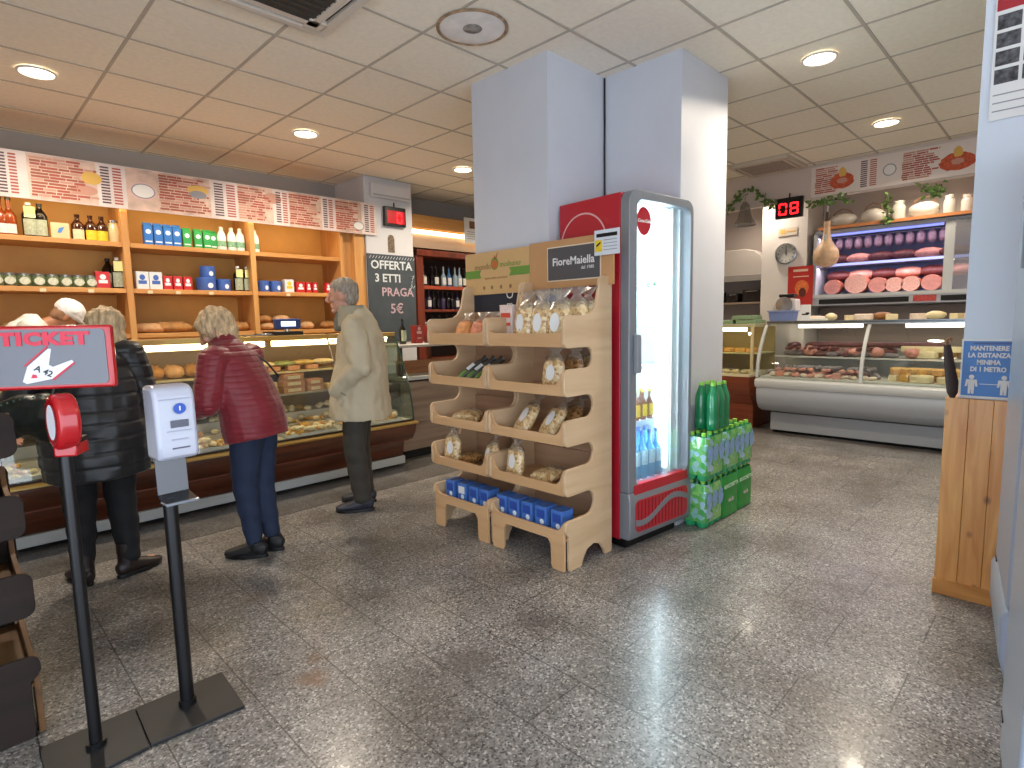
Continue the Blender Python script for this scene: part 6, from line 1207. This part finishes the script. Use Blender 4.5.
# --- woman in red quilted jacket
J = dict(pelvis=(0, -.02, .84), chest=(0, .07, 1.10), neck=(.01, .15, 1.29), head=(.015, .205, 1.375), shL=(-.17, .10, 1.215), shR=(.17, .10, 1.215), elL=(-.245, .11, .97), elR=(.225, .16, .97), wrL=(-.215, .30, .90), wrR=(.15, .36, .93), hipL=(-.08, -.01, .80), hipR=(.08, -.01, .80), knL=(-.07, .03, .44), knR=(.06, .0, .44), anL=(-.065, .0, .085), anR=(.05, -.045, .085), toeL=.15, toeR=.05)
red, T, M_ = person('person in dark red quilted jacket and jeans bending over the bakery counter', (1.30, 3.52, 0), radians(36), J, headpitch=-.55, headyaw=.25, hands={'L': dict(n=(1, 0, -.2), t=(0, .3, 1), c=.9), 'R': dict(n=(-1, 0, 0), t=(0, .3, 1), c=.7)})
RJ = mat('red_quilt', '#7c1622', .5, var=.1, vscale=10, sheen=.2, bump=.05, bscale=150); mb = MB()
eloft(mb, [((0, -.03, .735), .21, .17), ((0, -.02, .80), .215, .17), ((0, .0, .90), .212, .165), ((0, .035, 1.00), .205, .158), ((0, .075, 1.10), .205, .15), ((0, .10, 1.19), .192, .13), ((0, .13, 1.25), .14, .11), ((.01, .155, 1.305), .08, .08), ((.01, .175, 1.335), .074, .074)])
sleeve(mb, J, 'L', [.08, .082, .075, .05]); sleeve(mb, J, 'R', [.08, .082, .072, .05])
def quilt(p, amp, depth): return lambda c, n: -depth*(1-min(1, abs(sin(pi*c.z/p))*2.2))+amp*noise.noise(Vector((c.x*9, c.y*9, c.z*9)))
rj = fuse(mb, 'quilted_jacket', RJ, red, .0065, 5, quilt(.034, .010, .005))
st_ = MB(); st_.tube([(.06, .03, 1.255), (.13, -.045, 1.17), (.20, -.07, 1.08)], .006, 6); st_.build('bag_strap', BLACK, red)
trousers(red, J, mat('dark_jeans', '#1a2740', .8, var=.12, vscale=10, bump=.1, bscale=200), (.10, .072, .05))
for sd in ('L', 'R'): shoe(red, J['an'+sd], J['toe'+sd], mat('black_sneaker', '#121214', .6), 1.0)
hairdo(red, M_, mat('ash_blond_hair', '#c4a67e', .7, var=.4, vscale=50, stretch=(1, 1, .3)), puff=1.14, length=.02, seed=2, amp=.016, front=.03)
pbw = red.matrix_basis @ Vector((-.205, .37, .70)); bgp = thing('plastic_bag', 'pale blue and white plastic bag held by the person in the red jacket', 'bag', pbw, radians(36))
bb_ = MB(); bb_.ell((0, 0, .06), (.05, .085, .085), 14, 10, 0, .12, seed=5); bb_.tube([(0, 0, .10), (0, -.01, .16), (0, -.01, .20)], [.035, .02, .014], 10); fuse(bb_, 'bag_body', mat('pale_blue_plastic', '#8fb4d6', .3, var=.3, vscale=10, coat=.3), bgp, .006, 3, folds(.012, 22))
MB().prism([(-.03, .02), (.03, .03), (.02, .10), (-.02, .11)], 'x', -.058, -.05).build('white_print', PAPER, bgp, bevel=.003)

# --- woman in long black puffer
J = dict(pelvis=(0, 0, .87), chest=(0, .02, 1.14), neck=(.05, .05, 1.31), head=(.105, .10, 1.385), shL=(-.18, .02, 1.25), shR=(.18, .02, 1.25), elL=(-.31, -.02, 1.02), elR=(.255, .0, 1.0), wrL=(-.33, .12, .90), wrR=(.24, .20, .95), hipL=(-.09, 0, .83), hipR=(.09, 0, .83), knL=(-.095, .02, .46), knR=(.09, .02, .46), anL=(-.11, .02, .09), anR=(.10, -.02, .09), toeL=.3, toeR=-1.1)
blk, T, M_ = person('person in long black quilted coat with blond hair behind the ticket stand', (.565, 3.80, 0), radians(-4), J, headpitch=-.2, headyaw=-.1)
BJ = mat('black_quilt', '#1d1f20', .42, var=.1, vscale=10, sheen=.1); mb = MB()
eloft(mb, [((0, -.02, .60), .245, .215), ((0, -.02, .70), .25, .215), ((0, -.01, .85), .25, .205), ((0, .0, 1.0), .238, .195), ((0, .01, 1.12), .23, .18), ((0, .02, 1.22), .205, .15), ((0, .035, 1.29), .13, .115), ((0, .05, 1.34), .09, .09), ((0, .055, 1.37), .085, .085)])
sleeve(mb, J, 'L', [.085, .088, .08, .058]); sleeve(mb, J, 'R', [.085, .088, .08, .058])
fuse(mb, 'quilted_coat', BJ, blk, .0075, 5, quilt(.075, .018, .007))
trousers(blk, J, mat('black_trousers', '#101114', .8), (.10, .078, .058))
for sd in ('L', 'R'): shoe(blk, J['an'+sd], J['toe'+sd], mat('brown_black_boot', '#221816', .45), 1.0, True, 'boot')
hairdo(blk, M_, mat('blond_hair', '#c4a880', .65, var=.45, vscale=50, stretch=(1, 1, .25)), puff=1.1, length=.045, seed=4, amp=.014)
hbw = at_y(27, 418, 3.66); hbg = thing('shoulder_bag', 'dark green studded shoulder bag left of the black coat', 'bag', hbw, radians(-20))
mb = MB(); mb.tube([(-.20, 0, -.03), (-.12, 0, .0), (0, 0, .02), (.12, 0, .01), (.18, 0, -.02)], [.03, .075, .10, .11, .07], 14); mb.ell((.10, 0, -.04), (.10, .07, .10), 12, 8); fuse(mb, 'bag_body', mat('dark_green_leather', '#17211d', .4), hbg, .008, 5, folds(.012, 12))
sb_ = MB(); [sb_.ell((-.19+.024*i, -.055-.02*sin(i/12*pi), .022+.085*sin(i/12*pi*.55)), .005, 6, 5) for i in range(13)]; sb_.build('studs', mat('green_stud', '#5f8a80', .4, .5), hbg, weld=False)
MB().tube([(.1, .02, .10), (.14, .05, .22), (.18, .08, .30)], .010, 8).build('strap', mat('dark_green_leather', '#17211d', .4), hbg)

# --- baker in white
J = dict(pelvis=(0, -.16, .95), chest=(0, .02, 1.28), neck=(0, .18, 1.44), head=(0, .30, 1.495), shL=(-.17, .08, 1.41), shR=(.17, .08, 1.41), elL=(-.215, .20, 1.10), elR=(.215, .20, 1.08), wrL=(-.17, .40, 1.02), wrR=(.14, .42, 1.0), hipL=(-.09, -.15, .90), hipR=(.09, -.15, .90), knL=(-.09, -.06, .48), knR=(.09, -.06, .48), anL=(-.09, -.12, .085), anR=(.09, -.12, .085), toeL=0, toeR=0)
bk, T, M_ = person('shop worker in white shirt and white cap bending behind the bakery counter', (.42, 5.59, 0), radians(-93), J, skin=SKINB, headpitch=-.75)
WSH = mat('white_uniform', '#d6d3cc', .7, bump=.05, bscale=100); mb = MB()
eloft(mb, [((0, -.16, .82), .20, .15), ((0, -.14, .98), .20, .155), ((0, -.08, 1.14), .205, .15), ((0, -.02, 1.28), .21, .145), ((0, .05, 1.38), .20, .12), ((0, .12, 1.435), .13, .10), ((0, .165, 1.46), .075, .075)])
sleeve(mb, J, 'L', [.085, .08, .07, .05]); sleeve(mb, J, 'R', [.085, .08, .07, .05]); fuse(mb, 'white_shirt', WSH, bk, .009, 5, folds(.012, 9)); trousers(bk, J, mat('baker_trousers', '#b9b6b0', .8), (.10, .075, .06))
for sd in ('L', 'R'): shoe(bk, J['an'+sd], J['toe'+sd], mat('white_clog', '#c9c9c9', .5), 1.0)
hairdo(bk, M_, mat('short_brown_hair', '#8a6448', .8), puff=.90, seed=6, amp=.004)
cp = MB(); R = M_.to_3x3(); cp.ell(M_ @ Vector((0, -.012, .062)), (.094, .108, .085), 20, 12, R=R); cp.ell(M_ @ Vector((0, .0, .035)), (.092, .104, .03), 20, 8, R=R); cpo = fuse(cp, 'white_cap', mat('cap_white', '#dedede', .7), bk, .006, 3, folds(.006, 20)); cv = MB(); cv.ell(M_ @ Vector((0, .105, .035)), (.06, .055, .008), 16, 6, R=R); cv.build('cap_peak', mat('cap_white', '#dedede', .7), cpo)
